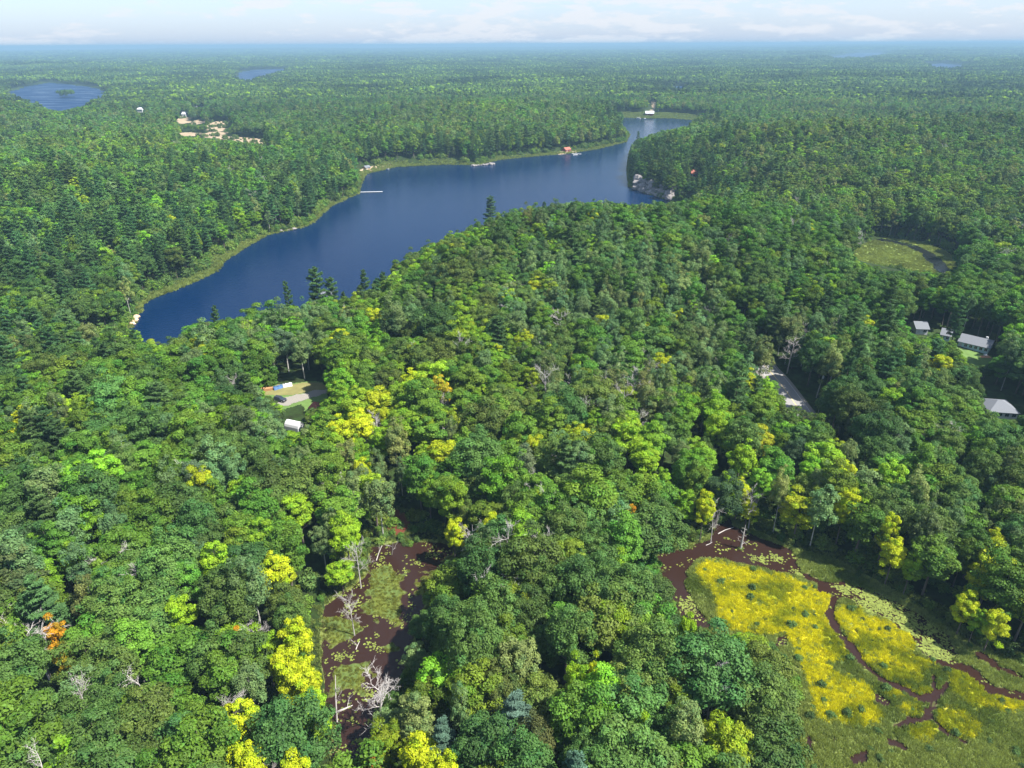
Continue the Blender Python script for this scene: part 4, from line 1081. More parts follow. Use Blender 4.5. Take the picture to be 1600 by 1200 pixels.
put('shore_grass', gx, gy, np.maximum(terrain(gx, gy), np.where(sdist(gx, gy, meadow) < 0, WET + .15, .02)), gs, gt, tuft_coll, 4)
# olive mats in the left pond
x, y = rand_in(wet_l, 3.0); z, _c = f_left(x, y, sdist(x, y, wet_l)); m = (z > WET + .02)
put('pond_weed', x[m], y[m], z[m], rng.uniform(.5, .9, m.sum()), np.array((.14, .165, .022)) * rng.uniform(.5, 1.25, (m.sum(), 1)), tuft_coll, 4, .45)
# lily pads
def pad_mesh(g_):
    V, F, va = [], [], []
    for i in range(7):
        cx, cy, r_ = g_.normal(0, .55), g_.normal(0, .55), g_.uniform(.14, .28); b = len(V); a0 = g_.uniform(0, 6)
        V.append((cx, cy, .012 + i * .002)); t = [a0 + k * 5.7 / 8 for k in range(9)]
        V += [(cx + r_ * math.cos(a), cy + r_ * math.sin(a), .012 + i * .002 + g_.uniform(0, .02)) for a in t]
        for k in range(8): F.append((b, b + 1 + k, b + 2 + k)); va.append(g_.uniform(.8, 1.2))
    return np_mesh('pads', V, None, F, [M_leaf], {'vary': ('FLOAT', 'FACE', va)})
pads = proto_collection('pads', [pad_mesh(np.random.default_rng(800 + i)) for i in range(4)])
lx, ly = [], []
for p in LILY:
    x, y = rand_in(p, 2.4); m = fbm(x, y, 2.6, 411, 3) > -.22; lx.append(x[m]); ly.append(y[m])
x, y = rand_in(wet_l, .5); m = fbm(x, y, 3, 413, 3) > .12; lx.append(x[m]); ly.append(y[m])
x, y = rand_in(wet_r, .04); lx.append(x); ly.append(y)
lx, ly = np.concatenate(lx), np.concatenate(ly)
put('lily_pads', lx, ly, np.full(len(lx), WET + .01), rng.uniform(.7, 1.2, len(lx)), np.array((.20, .26, .055)) * rng.uniform(.6, 1.2, (len(lx), 1)), pads, 4, 1, 0.0)
# shrubs: along every bank and on the marsh
def bush_np(seed, n, nl, s):
    g_ = np.random.default_rng(seed)
    c = broad_crown(g_, 1.0, 1.5, -.1, nl, .34, n, s, .9, .5)
    return np_mesh('bush', c[0], c[1], None, [M_leaf], {'vary': ('FLOAT', 'FACE', c[2][:, 0]), 'hue': ('FLOAT', 'FACE', c[2][:, 1])})
bush_me = [bush_np(900 + i, 900, 26, .12) for i in range(4)]
bush_coll = proto_collection('bush', bush_me)
bx, by, bs, bt = [], [], [], []
def bushes(poly, s0, s1, per_m, size, cols):
    P = np.asarray(poly); Q = np.roll(P, -1, 0); L_ = np.linalg.norm(Q - P, axis=1); n = int(L_.sum() * per_m)
    i = rng.choice(len(P), n, p=L_ / L_.sum()); t = rng.random(n); off = (s0 + s1) / 2
    x = P[i, 0] + (Q[i, 0] - P[i, 0]) * t + rng.normal(0, s1, n); y = P[i, 1] + (Q[i, 1] - P[i, 1]) * t + rng.normal(0, s1, n)
    sw = strip_w(x, y) if poly is lake else 0
    sd = sdist(x, y, poly); m = (sd > s0 + sw) & (sd < s1 + sw); x, y = x[m], y[m]; sd = sd[m]
    bx.append(x); by.append(y); bs.append(size * rng.uniform(.5, 1.25, len(x)) * np.clip(.4 + sd / 8, .4, 1.1)); c = np.array(cols)[rng.integers(0, len(cols), len(x))]; bt.append(c * rng.uniform(.7, 1.3, (len(x), 1)))
GC = [(.07, .15, .02), (.10, .18, .02), (.08, .14, .03), (.13, .20, .03)]
bushes(lake, 1.0, 12, 2.2, 3.0, GC)
bushes(wet_r, .8, 12, 3.2, 2.2, GC + [(.12, .17, .03)]); bushes(wet_l, .8, 9, 3.0, 2.0, GC + [(.14, .19, .02)]); bushes(small_pond, .8, 7, 2.0, 1.5, GC); bushes(meadow, .8, 14, 1.6, 2.6, GC)
x, y = rand_in(wet_r, .03); z, _c = f_right(x, y, sdist(x, y, wet_r)); m = z > WET + .08
bx.append(x[m]); by.append(y[m]); bs.append(rng.uniform(.25, 1.1, m.sum())); bt.append(np.array((.07, .13, .03)) * rng.uniform(.7, 1.5, (m.sum(), 1)))
x, y = rand_in(meadow, .012); bx.append(x); by.append(y); bs.append(rng.uniform(.8, 1.8, len(x))); bt.append(np.array((.08, .13, .04)) * rng.uniform(.7, 1.4, (len(x), 1)))
for p in SAND:
    x, y = rand_in(p, .012, 6); m = fbm(x, y, 40, 431, 2) > -.15; x, y = x[m], y[m]
    bx.append(x); by.append(y); bs.append(rng.uniform(1.2, 3.6, len(x))); bt.append(np.array((.09, .14, .03)) * rng.uniform(.7, 1.4, (len(x), 1)))
bx, by, bs, bt = map(np.concatenate, (bx, by, bs, bt))
m = sdist(bx, by, road_w, False) > 4.5
for c, rr in spots: m &= np.hypot(bx - c[0], by - c[1]) > rr + .5
m &= (sdist(bx, by, lake) > .6) & (sdist(bx, by, wet_l) > -1)
bx, by, bs, bt = bx[m], by[m], bs[m], bt[m]
put('undergrowth', bx, by, np.maximum(terrain(bx, by), np.where(sdist(bx, by, wet_r) < 0, WET + .1, 0)) - .1, bs, bt, bush_coll, 4)
print('bushes', len(bx), 'grass', len(gx), 'pads', len(lx))

# ------------------------------------------------------------------ road
M_asphalt = simple('asphalt', (.21, .205, .20), .9, 1.5, .16)
M_gravel = simple('gravel', (.21, .195, .17), .95, 3, .25)
M_line = simple('road_paint', (.62, .48, .16), .7, 6, .2)
M_white = simple('white_paint', (.52, .53, .54), .6, 3, .06)
def densify(P, step=2.0):
    P = smooth_open(P); out = [P[0]]
    for a, b in zip(P[:-1], P[1:]):
        n = max(1, int(np.linalg.norm(b - a) / step)); out += [a + (b - a) * (k + 1) / n for k in range(n)]
    return np.array(out)
def smooth_open(P, it=2):
    P = np.array(P, float)
    for _ in range(it):
        M = np.empty((2 * (len(P) - 1), 2)); M[0::2] = P[:-1] * .75 + P[1:] * .25; M[1::2] = P[:-1] * .25 + P[1:] * .75
        P = np.vstack([P[:1], M, P[-1:]])
    return P
def ribbon(name, P, offs, dz, mat, parent=None):
    T_ = np.gradient(P, axis=0); T_ /= np.linalg.norm(T_, axis=1)[:, None]; Nn = np.stack([T_[:, 1], -T_[:, 0]], -1)
    zc = np.max([terrain(P[:, 0] + Nn[:, 0] * w, P[:, 1] + Nn[:, 1] * w) for w in (-3.5, 0, 3.5)], 0)
    zc = np.convolve(np.pad(zc, 4, 'edge'), np.ones(9) / 9, 'valid') + .25
    V = [np.column_stack([P + Nn * w, zc + dz - (.5 if abs(w) > 4.6 else 0)]) for w in offs]
    V = np.stack(V, 1); n, k = V.shape[:2]; id_ = np.arange(n * k).reshape(n, k)
    Q = np.stack([id_[:-1, :-1], id_[1:, :-1], id_[1:, 1:], id_[:-1, 1:]], -1).reshape(-1, 4)[:, ::-1]
    return link(name, np_mesh(name, V.reshape(-1, 3), Q, None, [mat]), parent)
RP = densify(road_w)
tag(ribbon('road_shoulder', RP, [-5.6, -4.4, 4.4, 5.6], -.02, M_gravel), kind='structure')
tag(ribbon('road', RP, [-3.6, 0, 3.6], .0, M_asphalt), kind='structure')
tag(ribbon('road_marking', RP, [-.11, .11], .006, M_line), kind='structure')
tag(ribbon('road_marking', RP, [-3.35, -3.25], .006, M_white), kind='structure')
tag(ribbon('road_marking', RP, [3.25, 3.35], .006, M_white), kind='structure')

# ------------------------------------------------------------------ draped sheets: lawns, drive, sand
def drape(name, poly, dz, mat, cell):
    poly = np.array(poly); x0, y0 = poly.min(0); x1, y1 = poly.max(0)
    Xg, Yg = np.meshgrid(np.arange(x0, x1 + cell, cell), np.arange(y0, y1 + cell, cell))
    wob = cell * 1.6
    use = inside(Xg + wob * fbm(Xg, Yg, cell * 7, 601, 3) * 2, Yg + wob * fbm(Xg, Yg, cell * 7, 611, 3) * 2, [tuple(p) for p in poly]); ny, nx = Xg.shape; id_ = np.arange(nx * ny).reshape(ny, nx)
    qm = use[:-1, :-1] | use[1:, 1:] | use[1:, :-1] | use[:-1, 1:]
    Q = np.stack([id_[:-1, :-1][qm], id_[:-1, 1:][qm], id_[1:, 1:][qm], id_[1:, :-1][qm]], -1)
    used = np.unique(Q); rm = np.full(nx * ny, -1); rm[used] = np.arange(len(used))
    V = np.stack([Xg, Yg, terrain(Xg, Yg) + dz], -1).reshape(-1, 3)[used]
    return tag(link(name, np_mesh(name, V, rm[Q], None, [mat], smooth=True)), kind='structure')
def gpoly(pts): return [(p.x, p.y) for p in px_ground(pts)]
M_lawn = simple('lawn_grass', (.085, .15, .03), .95, .5, .35)
M_dry = simple('dry_grass', (.16, .15, .05), .95, .35, .4)
M_sand = simple('sand', (.29, .22, .14), .95, .05, .5)
drape('lawn', gpoly([(402, 616), (428, 602), (506, 598), (512, 612), (502, 650), (478, 645), (470, 632), (440, 642), (425, 632)]), .12, M_lawn, .5)
drape('dry_lawn', gpoly([(402, 614), (428, 603), (506, 600), (508, 608), (480, 613), (455, 619), (425, 618)]), .17, M_dry, .5)
drape('driveway', gpoly([(440, 626), (462, 620), (492, 613), (510, 610), (512, 615), (494, 620), (470, 628), (445, 635), (432, 634), (430, 628)]), .22, M_gravel, .5)
drape('lawn', gpoly([(1490, 545), (1508, 548), (1548, 556), (1548, 568), (1530, 580), (1508, 572), (1498, 560)]), .12, M_lawn, .5)
for p in SAND: drape('sand_clearing', p, .4, M_sand, 3.0)
drape('shore_sand', gpoly([(556, 268), (575, 262), (612, 257), (614, 261), (580, 268), (560, 271)]), .25, M_sand, 1.0)
drape('shore_sand', gpoly([(870, 239), (900, 236), (902, 239), (872, 242)]), .3, M_sand, 1.0)
drape('lane', gpoly([(1016, 176), (1019, 168), (1020, 158), (1025, 157), (1024, 168), (1021, 177)]), .3, M_sand, 2.0)

# ------------------------------------------------------------------ buildings
M_roof_grey = simple('grey_shingle', (.12, .13, .15), .85, 6, .15)
M_roof_red = simple('red_roof', (.28, .09, .06), .8, 3, .15)
M_roof_white = simple('pale_metal_roof', (.5, .51, .53), .5, 3, .05)
M_teal = simple('pale_teal_siding', (.42, .60, .62), .7, 3, .06)
M_redwall = simple('dark_red_siding', (.25, .05, .035), .8, 3, .15)
M_brick = simple('brick', (.45, .22, .12), .9, 8, .2)
M_trim = simple('trim', (.46, .47, .48), .6, 3, .05)
M_dark = simple('dark_opening', (.03, .03, .035), .6, 3, .1)
M_wood = simple('sawn_wood', (.42, .30, .17), .85, 4, .25)
def glass_mat():
    m, N, L = new_mat('window_glass'); o = N.new('ShaderNodeOutputMaterial'); b = N.new('ShaderNodeBsdfPrincipled')
    b.inputs['Base Color'].default_value = (.02, .03, .04, 1); b.inputs['Roughness'].default_value = .05; L.new(b.outputs[0], o.inputs['Surface']); return m
M_glass = glass_mat()
def house(name, label, cat, p0, p1, depth, wall_h, roof_h, wm, rm_, windows=3, door=True, chimney=False, hip=False, group=None, over=.5, gable_m=None, length=None, turn=0):
    a, b = ground_at(*p0), ground_at(*p1)
    L_ = length or (b.xy - a.xy).length; rz = math.atan2(b.y - a.y, b.x - a.x) + turn
    zb = min(a.z, b.z) + .1; mid = (a + b) / 2
    root = empty(name, (mid.x, mid.y, zb), rz); tag(root, label, cat, group)
    w = MB(); w.box((0, depth / 2, wall_h / 2 - .3), (L_, depth, wall_h + .6)); wo = w.build('wall', wm, root)
    if not hip:
        for s in (-1, 1):
            gm = MB(); gm.prism([(0, 0), (depth, 0), (depth / 2, roof_h - .02)], 0, .08)
            go_ = gm.build('gable', gable_m or wm, root); go_.rotation_euler = (0, 0, R(90)); go_.location = (s * (L_ / 2 - .05) + .04, 0, wall_h + .003)
        rf = MB(); e = over; k = roof_h / (depth / 2); t = .16
        for s in (-1, 1):
            y_e, y_r = depth / 2 + s * (depth / 2 + e), depth / 2
            z_e, z_r = wall_h - e * k, wall_h + roof_h
            x0, x1 = -L_ / 2 - e, L_ / 2 + e
            vs = [(x0, y_e, z_e), (x1, y_e, z_e), (x1, y_r, z_r), (x0, y_r, z_r)]; vs += [(x, y, z + t) for x, y, z in vs]
            f = [(0, 3, 2, 1), (4, 5, 6, 7), (0, 1, 5, 4), (1, 2, 6, 5), (2, 3, 7, 6), (3, 0, 4, 7)]
            rf.add(vs, f)
        ro = rf.build('roof', rm_, root)
    else:
        rf = MB(); e = over; x0, x1, y0, y1 = -L_ / 2 - e, L_ / 2 + e, -e, depth + e; ins = min(depth / 2, L_ / 2 * .92) + e * .5; z0, z1 = wall_h - .05, wall_h + roof_h
        vs = [(x0, y0, z0), (x1, y0, z0), (x1, y1, z0), (x0, y1, z0), (x0 + ins, depth / 2, z1), (x1 - ins, depth / 2, z1)]
        rf.add(vs, [(0, 1, 5, 4), (2, 3, 4, 5), (1, 2, 5), (3, 0, 4), (3, 2, 1, 0)]); ro = rf.build('roof', rm_, root)
    if chimney:
        c = MB(); c.box((L_ * .28, depth * .62, wall_h + roof_h * .9), (.8, .7, 1.6)); c.build('chimney', M_trim, ro)
    xs = [(-L_ / 2 + L_ * (i + .5) / max(windows, 1)) for i in range(windows)]
    for i, x in enumerate(xs):
        if door and i == 0:
            d = MB(); d.box((x, -.04, min(1.05, wall_h * .42)), (.95, .08, min(2.1, wall_h * .84))); do = d.build('door', M_trim, root)
            hd = MB(); hd.box((x + .35, -.1, 1.0), (.06, .05, .06)); hd.build('handle', M_dark, do); continue
        ww, wh = min(1.5, L_ / windows * .55), min(1.1, wall_h * .42); zc_ = wall_h * .6
        fr = MB(); t = .09
        for c_, d_ in (((x, -.03, zc_ + wh / 2 + t / 2), (ww + 2 * t, .08, t)), ((x, -.03, zc_ - wh / 2 - t / 2), (ww + 2 * t, .08, t)), ((x - ww / 2 - t / 2, -.03, zc_), (t, .08, wh)), ((x + ww / 2 + t / 2, -.03, zc_), (t, .08, wh)), ((x, -.03, zc_), (.05, .07, wh))): fr.box(c_, d_)
        f = fr.build('window', M_trim, root); p = MB(); p.box((x, -.012, zc_), (ww, .03, wh)); p.build('pane', M_glass, f)
    return root
def boxes(name, mat, items, parent=None):
    mb = MB()
    for c_, d_ in items: mb.box(c_, d_)
    return mb.build(name, mat, parent)
hs = house('bungalow', 'long pale teal bungalow with a grey roof above a small lawn', 'house', (1496, 541), (1542, 555), 8.5, 2.7, 1.9, M_teal, M_roof_grey, 6, True, True, gable_m=M_brick)
house('house_wing', 'pale teal end of a house showing behind a tree beside the long bungalow', 'house', (1468, 532), (1482, 535), 7, 2.6, 1.6, M_teal, M_roof_grey, 2, False)
house('garage', 'small white garage with grey gable roof at the forest edge', 'garage', (1430, 523), (1448, 524), 7, 2.6, 1.8, M_white, M_roof_grey, 2, True)
house('hip_roof_house', 'house under a wide grey hip roof, sunk among trees below the teal bungalow', 'house', (1543, 655), (1587, 658), 9.5, 2.8, 2.2, M_white, M_roof_grey, 4, True, hip=True)
house('garden_shed', 'small shed with a red hip roof at the end of the gravel drive', 'shed', (484, 646), (497, 648), 3.4, 1.9, 1.5, M_wood, M_roof_red, 2, True, hip=True, over=.35)
house('boathouse', 'dark red boathouse with pale roof on the far bay beach', 'boathouse', (1009, 181), (1021, 181), 12, 4.2, 3.2, M_redwall, M_roof_white, 3, True, over=1)
house('cottage', 'small red cottage by the sand on the far shore of the lake', 'cottage', (884, 238), (892, 237), 7, 2.8, 2.2, M_redwall, M_roof_red, 2, True)
house('cottage', 'red roofed cottage half hidden in trees on the rocky peninsula', 'cottage', (1080, 276), (1088, 276), 7, 3, 2.4, M_redwall, M_roof_red, 2, True)
house('cottage', 'grey roofed cottage among tall pines on the near lake shore', 'cottage', (503, 472), (520, 471), 7, 2.6, 2.4, M_wood, M_roof_grey, 3, True)
house('cottage', 'small sand coloured cottage at the beach by the white dock', 'cottage', (572, 266), (579, 265), 5, 2.4, 1.6, M_wood, M_roof_grey, 2, True)
house('farm_building', 'tall white building above the sand clearings', 'building', (305, 170), (315, 170), 14, 9, 5, M_white, M_roof_white, 3, True, over=.6)
house('farm_building', 'small white building beside the leftmost sand clearing', 'building', (285, 184), (291, 184), 8, 6, 3, M_white, M_roof_white, 2, True)
house('farm_building', 'low long white building deep in the far forest', 'building', (429, 145), (450, 145), 16, 6, 4, M_white, M_roof_white, 6, True)
house('farm_building', 'lone small white building in the forest beyond the sand clearings', 'building', (215, 176), (223, 176), 8, 6, 3, M_white, M_roof_white, 2, True)

# patio beside the bungalow
pa = ground_at(1540, 560); pr_ = empty('patio_set', (pa.x, pa.y, pa.z + .15)); tag(pr_, 'pinkish patio slabs with a table on the lawn by the bungalow', 'patio set')
for i in range(3):
    for j in range(2): boxes('paving_slab', M_brick, [((i * 1.25 - 1.25, j * 1.25, .05), (1.2, 1.2, .1))], pr_)
boxes('table_top', M_white, [((0, .6, .78), (1.4, .9, .05))], pr_)
for sx_ in (-.55, .55):
    for sy_ in (.3, .9): boxes('leg', M_white, [((sx_, sy_, .43), (.06, .06, .66))], pr_)

# arched tarp shelter, lumber, covered piles
a, b = ground_at(450, 668), ground_at(471, 673)
sh = empty('tarp_shelter', ((a.x + b.x) / 2, (a.y + b.y) / 2, min(a.z, b.z)), math.atan2(b.y - a.y, b.x - a.x)); tag(sh, 'white arched tarp shelter among shrubs below the drive', 'shelter')
L_ = (b.xy - a.xy).length; Wd, Hh = 3.2, 2.9
mb = MB(); n_ = 10; prof = [(-Wd / 2 * math.cos(math.pi * i / n_), Hh * math.sin(math.pi * i / n_) ** .7) for i in range(n_ + 1)]
inner = [(x * .97, z * .97) for x, z in prof][::-1]
mb.prism(prof + inner, -L_ / 2, L_ / 2); c_ = mb.build('cover', M_white, sh); c_.rotation_euler = (0, 0, R(90))
for s in (-1, 1):
    mb = MB(); mb.prism([(x * .96, z * .96) for x, z in prof], 0, .05); e_ = mb.build('end_panel', M_white, sh); e_.rotation_euler = (0, 0, R(90)); e_.location = (s * (L_ / 2 - .1), 0, 0)
def pile(name, label, cat, p0, p1, w, h, mat, planks=0, part='cover', bump_=0):
    a, b = ground_at(*p0), ground_at(*p1); L_ = (b.xy - a.xy).length
    o = empty(name, ((a.x + b.x) / 2, (a.y + b.y) / 2, min(a.z, b.z) + .12), math.atan2(b.y - a.y, b.x - a.x)); tag(o, label, cat)
    if planks:
        nx_, nz_ = 5, 4
        for j in range(nz_):
            for i in range(nx_): boxes('plank', mat, [((rnd.uniform(-.3, .3), (i - nx_ / 2 + .5) * w / nx_, .15 + j * h / nz_), (L_ * rnd.uniform(.85, 1), w / nx_ * .9, h / nz_ * .86))], o)
    else:
        mb = MB(); m_ = 14
        for i in range(m_):
            x0 = -L_ / 2 + L_ * i / m_; hh = h * rnd.uniform(.8, 1.15); ww = w * rnd.uniform(.85, 1.05)
            mb.add([(x0, -ww / 2, 0), (x0 + L_ / m_, -ww / 2, 0), (x0 + L_ / m_, ww / 2, 0), (x0, ww / 2, 0), (x0, -ww * .3, hh), (x0 + L_ / m_, -ww * .3, hh * 1.02), (x0 + L_ / m_, ww * .3, hh * .98), (x0, ww * .3, hh)],
                   [(3, 2, 1, 0), (4, 5, 6, 7), (0, 1, 5, 4), (1, 2, 6, 5), (2, 3, 7, 6), (3, 0, 4, 7)])
        mb.build(part, mat, o)
    return o
M_blue = simple('blue_tarp', (.07, .15, .32), .5, 2, .2)
pile('lumber_stack', 'stack of orange brown lumber at the edge of the clearing', 'lumber stack', (407, 613), (427, 610), 1.8, 1.1, simple('orange_lumber', (.34, .18, .08), .85, 2, .25), planks=1)
pile('covered_woodpile', 'long woodpile under blue tarp behind the drive', 'woodpile', (428, 610), (442, 607), 1.6, 1.2, M_blue)
pile('covered_woodpile', 'long woodpile under white tarp next to the blue one', 'woodpile', (443, 607), (457, 604), 1.6, 1.2, M_white)

# parked car
def car(p, rz, label, paint):
    root = empty('parked_car', (p.x, p.y, p.z + .25), rz); tag(root, label, 'car')
    L_, Wd = 4.7, 1.85
    body = MB(); prof = [(-2.3, .35), (-2.33, .8), (-2.2, 1.0), (-.95, 1.05), (2.2, 1.02), (2.33, .8), (2.3, .35)]
    body.prism(prof, -Wd / 2, Wd / 2); bo = body.build('body', paint, root)
    cab = MB(); base = [(-1.15, 1.04), (2.1, 1.03)]; top = [(-.45, 1.62), (1.75, 1.6)]
    vs = [(-1.15, -.88, 1.04), (2.1, -.88, 1.03), (2.1, .88, 1.03), (-1.15, .88, 1.04), (-.4, -.7, 1.58), (1.75, -.7, 1.58), (1.75, .7, 1.58), (-.4, .7, 1.58)]
    cab.add(vs, [(0, 1, 5, 4), (1, 2, 6, 5), (2, 3, 7, 6), (3, 0, 4, 7), (4, 5, 6, 7)]); cab.build('windows', M_glass, root)
    boxes('roof', paint, [((.68, 0, 1.62), (2.2, 1.44, .07))], root)
    for x in (-1.45, 1.45):
        for s in (-1, 1):
            t = MB(); t.tube([(x, s * .72, .35), (x, s * .96, .35)], [.35, .35], 14); w_ = t.build('wheel', M_dark, root)
            r__ = MB(); r__.tube([(x, s * .95, .35), (x, s * .98, .35)], [.2, .2], 10); r__.build('rim', M_trim, w_)
    for s in (-1, 1):
        boxes('headlight', M_trim, [((-2.33, s * .68, .78), (.05, .34, .14))], root); boxes('tail_light', M_roof_red, [((2.33, s * .72, .85), (.05, .22, .2))], root)
    boxes('bumper', M_dark, [((-2.36, 0, .48), (.12, 1.7, .2))], root)
    return root
M_carp = simple('dark_car_paint', (.035, .04, .06), .25, 2, .1)
car(ground_at(438, 628), R(158), 'dark car parked at the end of the gravel drive', M_carp)

# utility pole
p = ground_at(1275, 622); up = empty('utility_pole', (p.x, p.y, p.z)); tag(up, 'leaning grey utility pole with a transformer beside the road', 'utility pole')
up.rotation_euler = (0, R(5), 0)
mb = MB(); mb.tube([(0, 0, -.5), (0, 0, 10.5)], [.17, .11], 8); mb.build('pole', M_dead, up)
boxes('crossarm', M_dead, [((0, 0, 9.9), (2.2, .12, .14))], up)
for x in (-.95, 0, .95):
    mb = MB(); mb.tube([(x, 0, 9.97), (x, 0, 10.2)], [.06, .05], 6); mb.build('insulator', M_trim, up)
mb = MB(); mb.tube([(0, -.38, 8.0), (0, -.38, 9.0)], [.27, .27], 10); mb.build('transformer', M_roof_white, up)

# docks and boats
def dock(label, p, rz, L_, w=2.0, group=None):
    q_ = at(p[0], p[1], .45); root = empty('dock', (q_[0], q_[1], 0), rz); tag(root, label, 'dock', group)
    n_ = int(L_ / 1.0)
    for i in range(n_): boxes('plank', M_trim if i % 3 else M_white, [((i * 1.0, 0, .45), (.96, w, .08))], root)
    for i in range(0, n_, 4):
        for s in (-1, 1):
            mb = MB(); mb.tube([(i, s * (w / 2 - .1), -1.5), (i, s * (w / 2 - .1), .85)], [.09, .09], 6); mb.build('post', M_dead, root)
    return root
dock('long pale dock reaching out from the grassy point of the lake', (564, 300), R(5), 20, 2.2)
dock('white dock by the sandy beach at the lake corner', (598, 262), R(20), 14, 2.4)
dock('white dock below the red cottage on the far shore', (894, 240), R(-20), 12, 2.6)
dock('small dock in front of the dark red boathouse', (1007, 184), R(-95), 14, 3)
def boat(label, p, rz, L_=6.0, canopy=False):
    q_ = at(p[0], p[1], .3); root = empty('moored_boat', (q_[0], q_[1], 0), rz); tag(root, label, 'boat')
    W_ = L_ * .34; st = [(-.5, .8, .5), (-.2, 1, .48), (.2, .95, .5), (.4, .6, .6), (.5, .06, .75)]
    V = []; 
    for x, w_, h in st:
        for y, z in ((-w_ / 2, h), (-w_ * .35, -.15), (w_ * .35, -.15), (w_ / 2, h), (w_ * .42, h), (w_ * .3, .1), (-w_ * .3, .1), (-w_ * .42, h)): V.append((x * L_, y * W_, z * 1.3))
    F = []
    for i in range(len(st) - 1):
        for k in range(8): F.append((i * 8 + k, (i + 1) * 8 + k, (i + 1) * 8 + (k + 1) % 8, i * 8 + (k + 1) % 8))
    F += [(0, 1, 2, 3, 4, 5, 6, 7), tuple(range((len(st)) * 8 - 1, (len(st) - 1) * 8 - 1, -1))]
    mb = MB(); mb.add(V, F); mb.build('hull', M_white, root)
    for x in (-.25, .1): boxes('seat', M_trim, [((x * L_, 0, .42), (.4, W_ * .6, .12))], root)
    boxes('outboard_motor', M_dark, [((-.54 * L_, 0, .7), (.35, .4, .8))], root)
    if canopy:
        boxes('canopy', M_white, [((-.05 * L_, 0, 2.1), (L_ * .75, W_ * .95, .12))], root)
        for sx_ in (-.38, .28):
            for s in (-1, 1): boxes('canopy_post', M_trim, [((sx_ * L_, s * W_ * .4, 1.3), (.07, .07, 1.5))], root)
    return root
boat('white canopied boat moored at the foot of the rocky peninsula', (1057, 313), R(5), 9, True)
boat('small white boat beside the dock at the sandy beach', (604, 264), R(-15), 6)
boat('small white boat moored near the far red cottage', (899, 242), R(30), 6)
boat('small white boat in the narrows at the tip of the peninsula', (997, 216), R(80), 6)
boat('white boat on the far bay beside the boathouse', (998, 185), R(10), 8, True)

# ------------------------------------------------------------------ rocks and logs
M_rock = simple('granite', (.19, .175, .17), .9, .5, .4, bump=.6)
M_sandrock = simple('sandy_bank_rock', (.50, .36, .24), .95, .5, .3, bump=.5)
def rock(g_, c, s, mb):
    import mathutils
    bmv = []; nu, nv = 7, 5
    vs = []
    for j in range(nv + 1):
        for i in range(nu):
            t, p_ = math.pi * j / nv, 2 * math.pi * i / nu; r_ = g_.uniform(.75, 1.15)
            vs.append((c[0] + s[0] * r_ * math.sin(t) * math.cos(p_), c[1] + s[1] * r_ * math.sin(t) * math.sin(p_), c[2] + s[2] * r_ * math.cos(t)))
    fs = [(j * nu + i, (j + 1) * nu + i, (j + 1) * nu + (i + 1) % nu, j * nu + (i + 1) % nu) for j in range(nv) for i in range(nu)]
    mb.add(vs, fs)
def outcrop(label, pts, size, mat, up_=.5, name='rock_outcrop'):
    g_ = np.random.default_rng(len(label)); base = at(pts[0][0], pts[0][1], 0); root = empty(name, (base[0], base[1], 0)); tag(root, label, 'rock')
    for a, b in zip(pts[:-1], pts[1:]):
        pa_, pb_ = at(a[0], a[1], .5), at(b[0], b[1], .5); n_ = max(2, int(np.linalg.norm(pa_ - pb_) / (size * .9)))
        for k in range(n_):
            q_ = pa_ + (pb_ - pa_) * (k + .5) / n_; s = size * g_.uniform(.5, 1.15); mb = MB()
            away = q_[:2] / np.linalg.norm(q_[:2])
            for lv in range(1 if up_ < .7 else 3):
                rock(g_, (q_[0] - base[0] + away[0] * lv * size * .8 + g_.normal(0, .4), q_[1] - base[1] + away[1] * lv * size * .8 + g_.normal(0, .4), s * up_ * .3 + lv * size * .75), (s, s * g_.uniform(.7, 1.1), s * g_.uniform(.6, .9) * max(up_, .7)), mb)
            mb.build('boulder', mat, root)
outcrop('pale granite cliff at the water foot of the peninsula', [(990, 293), (1010, 300), (1030, 306), (1050, 312)], 4.5, M_rock, 1.0)
outcrop('granite ledge at the point of the far wooded shore', [(738, 259), (772, 256)], 3.0, M_rock, .6)
outcrop('low grey rocks on the bank where the pines meet the lake', [(430, 362), (462, 357)], 2.2, M_rock, .4)
outcrop('sandy orange rock bank under the shoreline pines', [(204, 506), (216, 492)], 2.2, M_sandrock, .6)
outcrop('sandy rock bank at the narrow end of the lake', [(136, 546), (150, 538)], 1.8, M_sandrock, .5)
outcrop('muddy bank strip along the edge of the brown pond', [(1036, 860), (1064, 856), (1100, 845), (1132, 826)], .9, simple('mud_bank', (.26, .17, .13), .95, 1, .3), .2, 'mud_bank')
def log(name, label, cat, a, b, z0, z1, r0, branches=0):
    pa_, pb_ = Vector(at(a[0], a[1], z0)), Vector(at(b[0], b[1], z1)); g_ = np.random.default_rng(int(a[0]))
    root = empty(name, pa_); tag(root, label, cat)
    d = pb_ - pa_; mid = d * .5 + Vector(g_.normal(0, d.length * .03, 3)) * Vector((1, 1, .2)).length / 1.5
    mb = MB(); mb.tube([Vector((0, 0, 0)), Vector((mid.x, mid.y, (z1 - z0) * .5)), d], [r0, r0 * .8, r0 * .4], 6); mb.build('trunk', M_dead, root)
    for k in range(branches):
        mb = MB(); dead_limb(mb, g_, d * (.4 + .5 * k / branches), Vector((g_.normal(0, .6), g_.normal(0, .6), .5)).normalized(), 2.2, .06, 1); mb.build('limb', M_dead, root)
log('fallen_log', 'pale fallen log lying on the water at the near end of the left pond', 'log', (528, 1112), (551, 1102), WET + .05, WET + .2, .22, 2)
log('fallen_log', 'thin log crossing the upper edge of the left pond', 'log', (588, 876), (597, 852), WET + .05, WET + .3, .13, 1)
log('fallen_log', 'short grey log among the weed on the pond', 'log', (556, 1015), (562, 1002), WET + .05, WET + .2, .12, 1)
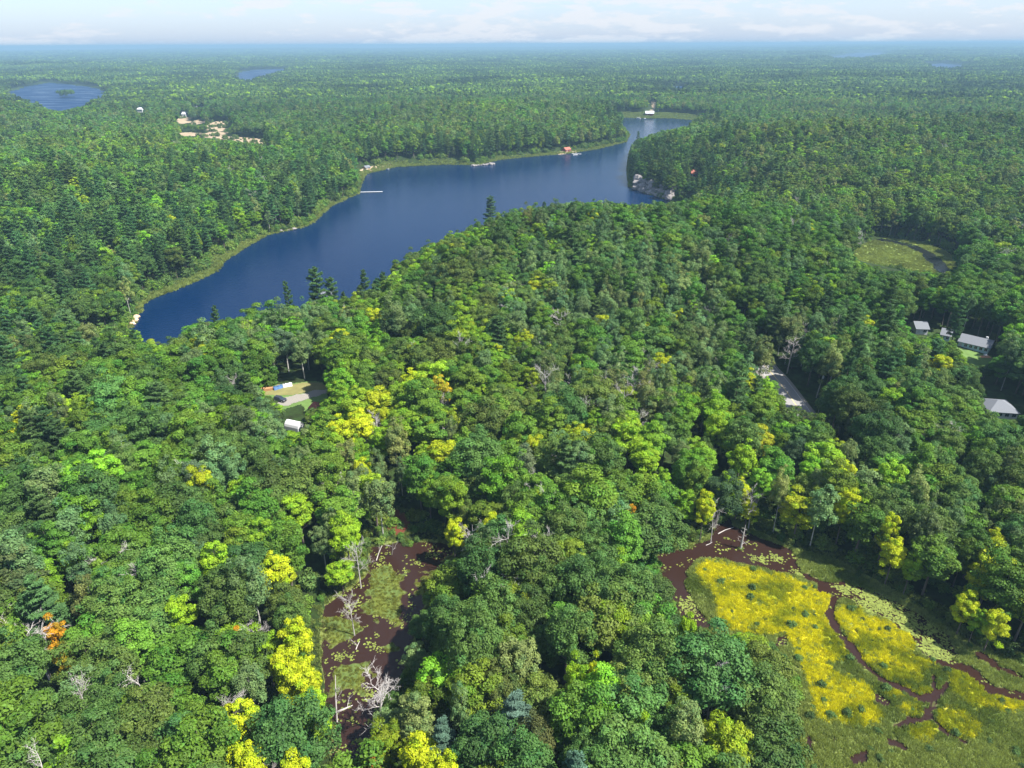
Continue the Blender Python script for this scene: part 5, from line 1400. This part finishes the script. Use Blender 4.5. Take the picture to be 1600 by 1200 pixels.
log('fallen_log', 'pale branch lying across the brown pond outlet', 'log', (1122, 834), (1146, 824), WET + .1, WET + .15, .14, 0)
log('fallen_log', 'small stick floating in the open brown pond', 'log', (1103, 852), (1113, 847), WET + .05, WET + .08, .1, 0)
log('dead_snag', 'white bare snag standing in the near end of the left pond', 'dead tree', (527, 1130), (524, 1055), WET - .3, WET + 9, .16, 3)
log('dead_snag', 'grey snag standing at the top edge of the left pond', 'dead tree', (612, 868), (614, 848), WET - .3, WET + 5, .13, 2)
def snag(p, h, label):
    q_ = at(p[0], p[1], WET); root = empty('dead_snag', (q_[0], q_[1], WET - .5)); tag(root, label, 'dead tree')
    g_ = np.random.default_rng(int(p[0])); mb = MB(); mb.tube([(0, 0, 0), (.1, 0, h * .5), (.25, .1, h)], [.35, .24, .05], 7); mb.build('trunk', M_dead, root)
    for k in range(10):
        mb = MB(); t = .25 + .7 * k / 10; a = k * 2.4
        dead_limb(mb, g_, Vector((.1 * t, 0, h * t)), Vector((math.cos(a), math.sin(a), .1)).normalized(), 1.6 * (1.2 - t), .06, 1); mb.build('limb', M_dead, root)
    c = np.random.default_rng(3); cr = broad_crown(c, .9, 1.4, 0, 16, .35, 260, .14); me = np_mesh('moss', cr[0], cr[1], None, [M_leaf], {'vary': ('FLOAT', 'FACE', cr[2][:, 0])})
    mo = link('mossy_base', me, root); mo.location = (0, 0, .4); mo.scale = (1, 1, .45); mo['tint'] = [.14, .2, .04]
snag((1157, 857), 8, 'shaggy grey snag standing in the brown pond on a mossy hummock')

# ------------------------------------------------------------------ haze
hm, N, L = new_mat('haze_air')
o_ = N.new('ShaderNodeOutputMaterial'); pv = N.new('ShaderNodeVolumePrincipled')
pv.inputs['Color'].default_value = (.26, .43, .58, 1); pv.inputs['Density'].default_value = 1.5e-4; pv.inputs['Anisotropy'].default_value = 0.0
L.new(pv.outputs[0], o_.inputs['Volume'])
mb = MB(); mb.box((0, 0, 66), (93000, 93000, 142)); hz = mb.build('haze', hm); tag(hz, kind='stuff')
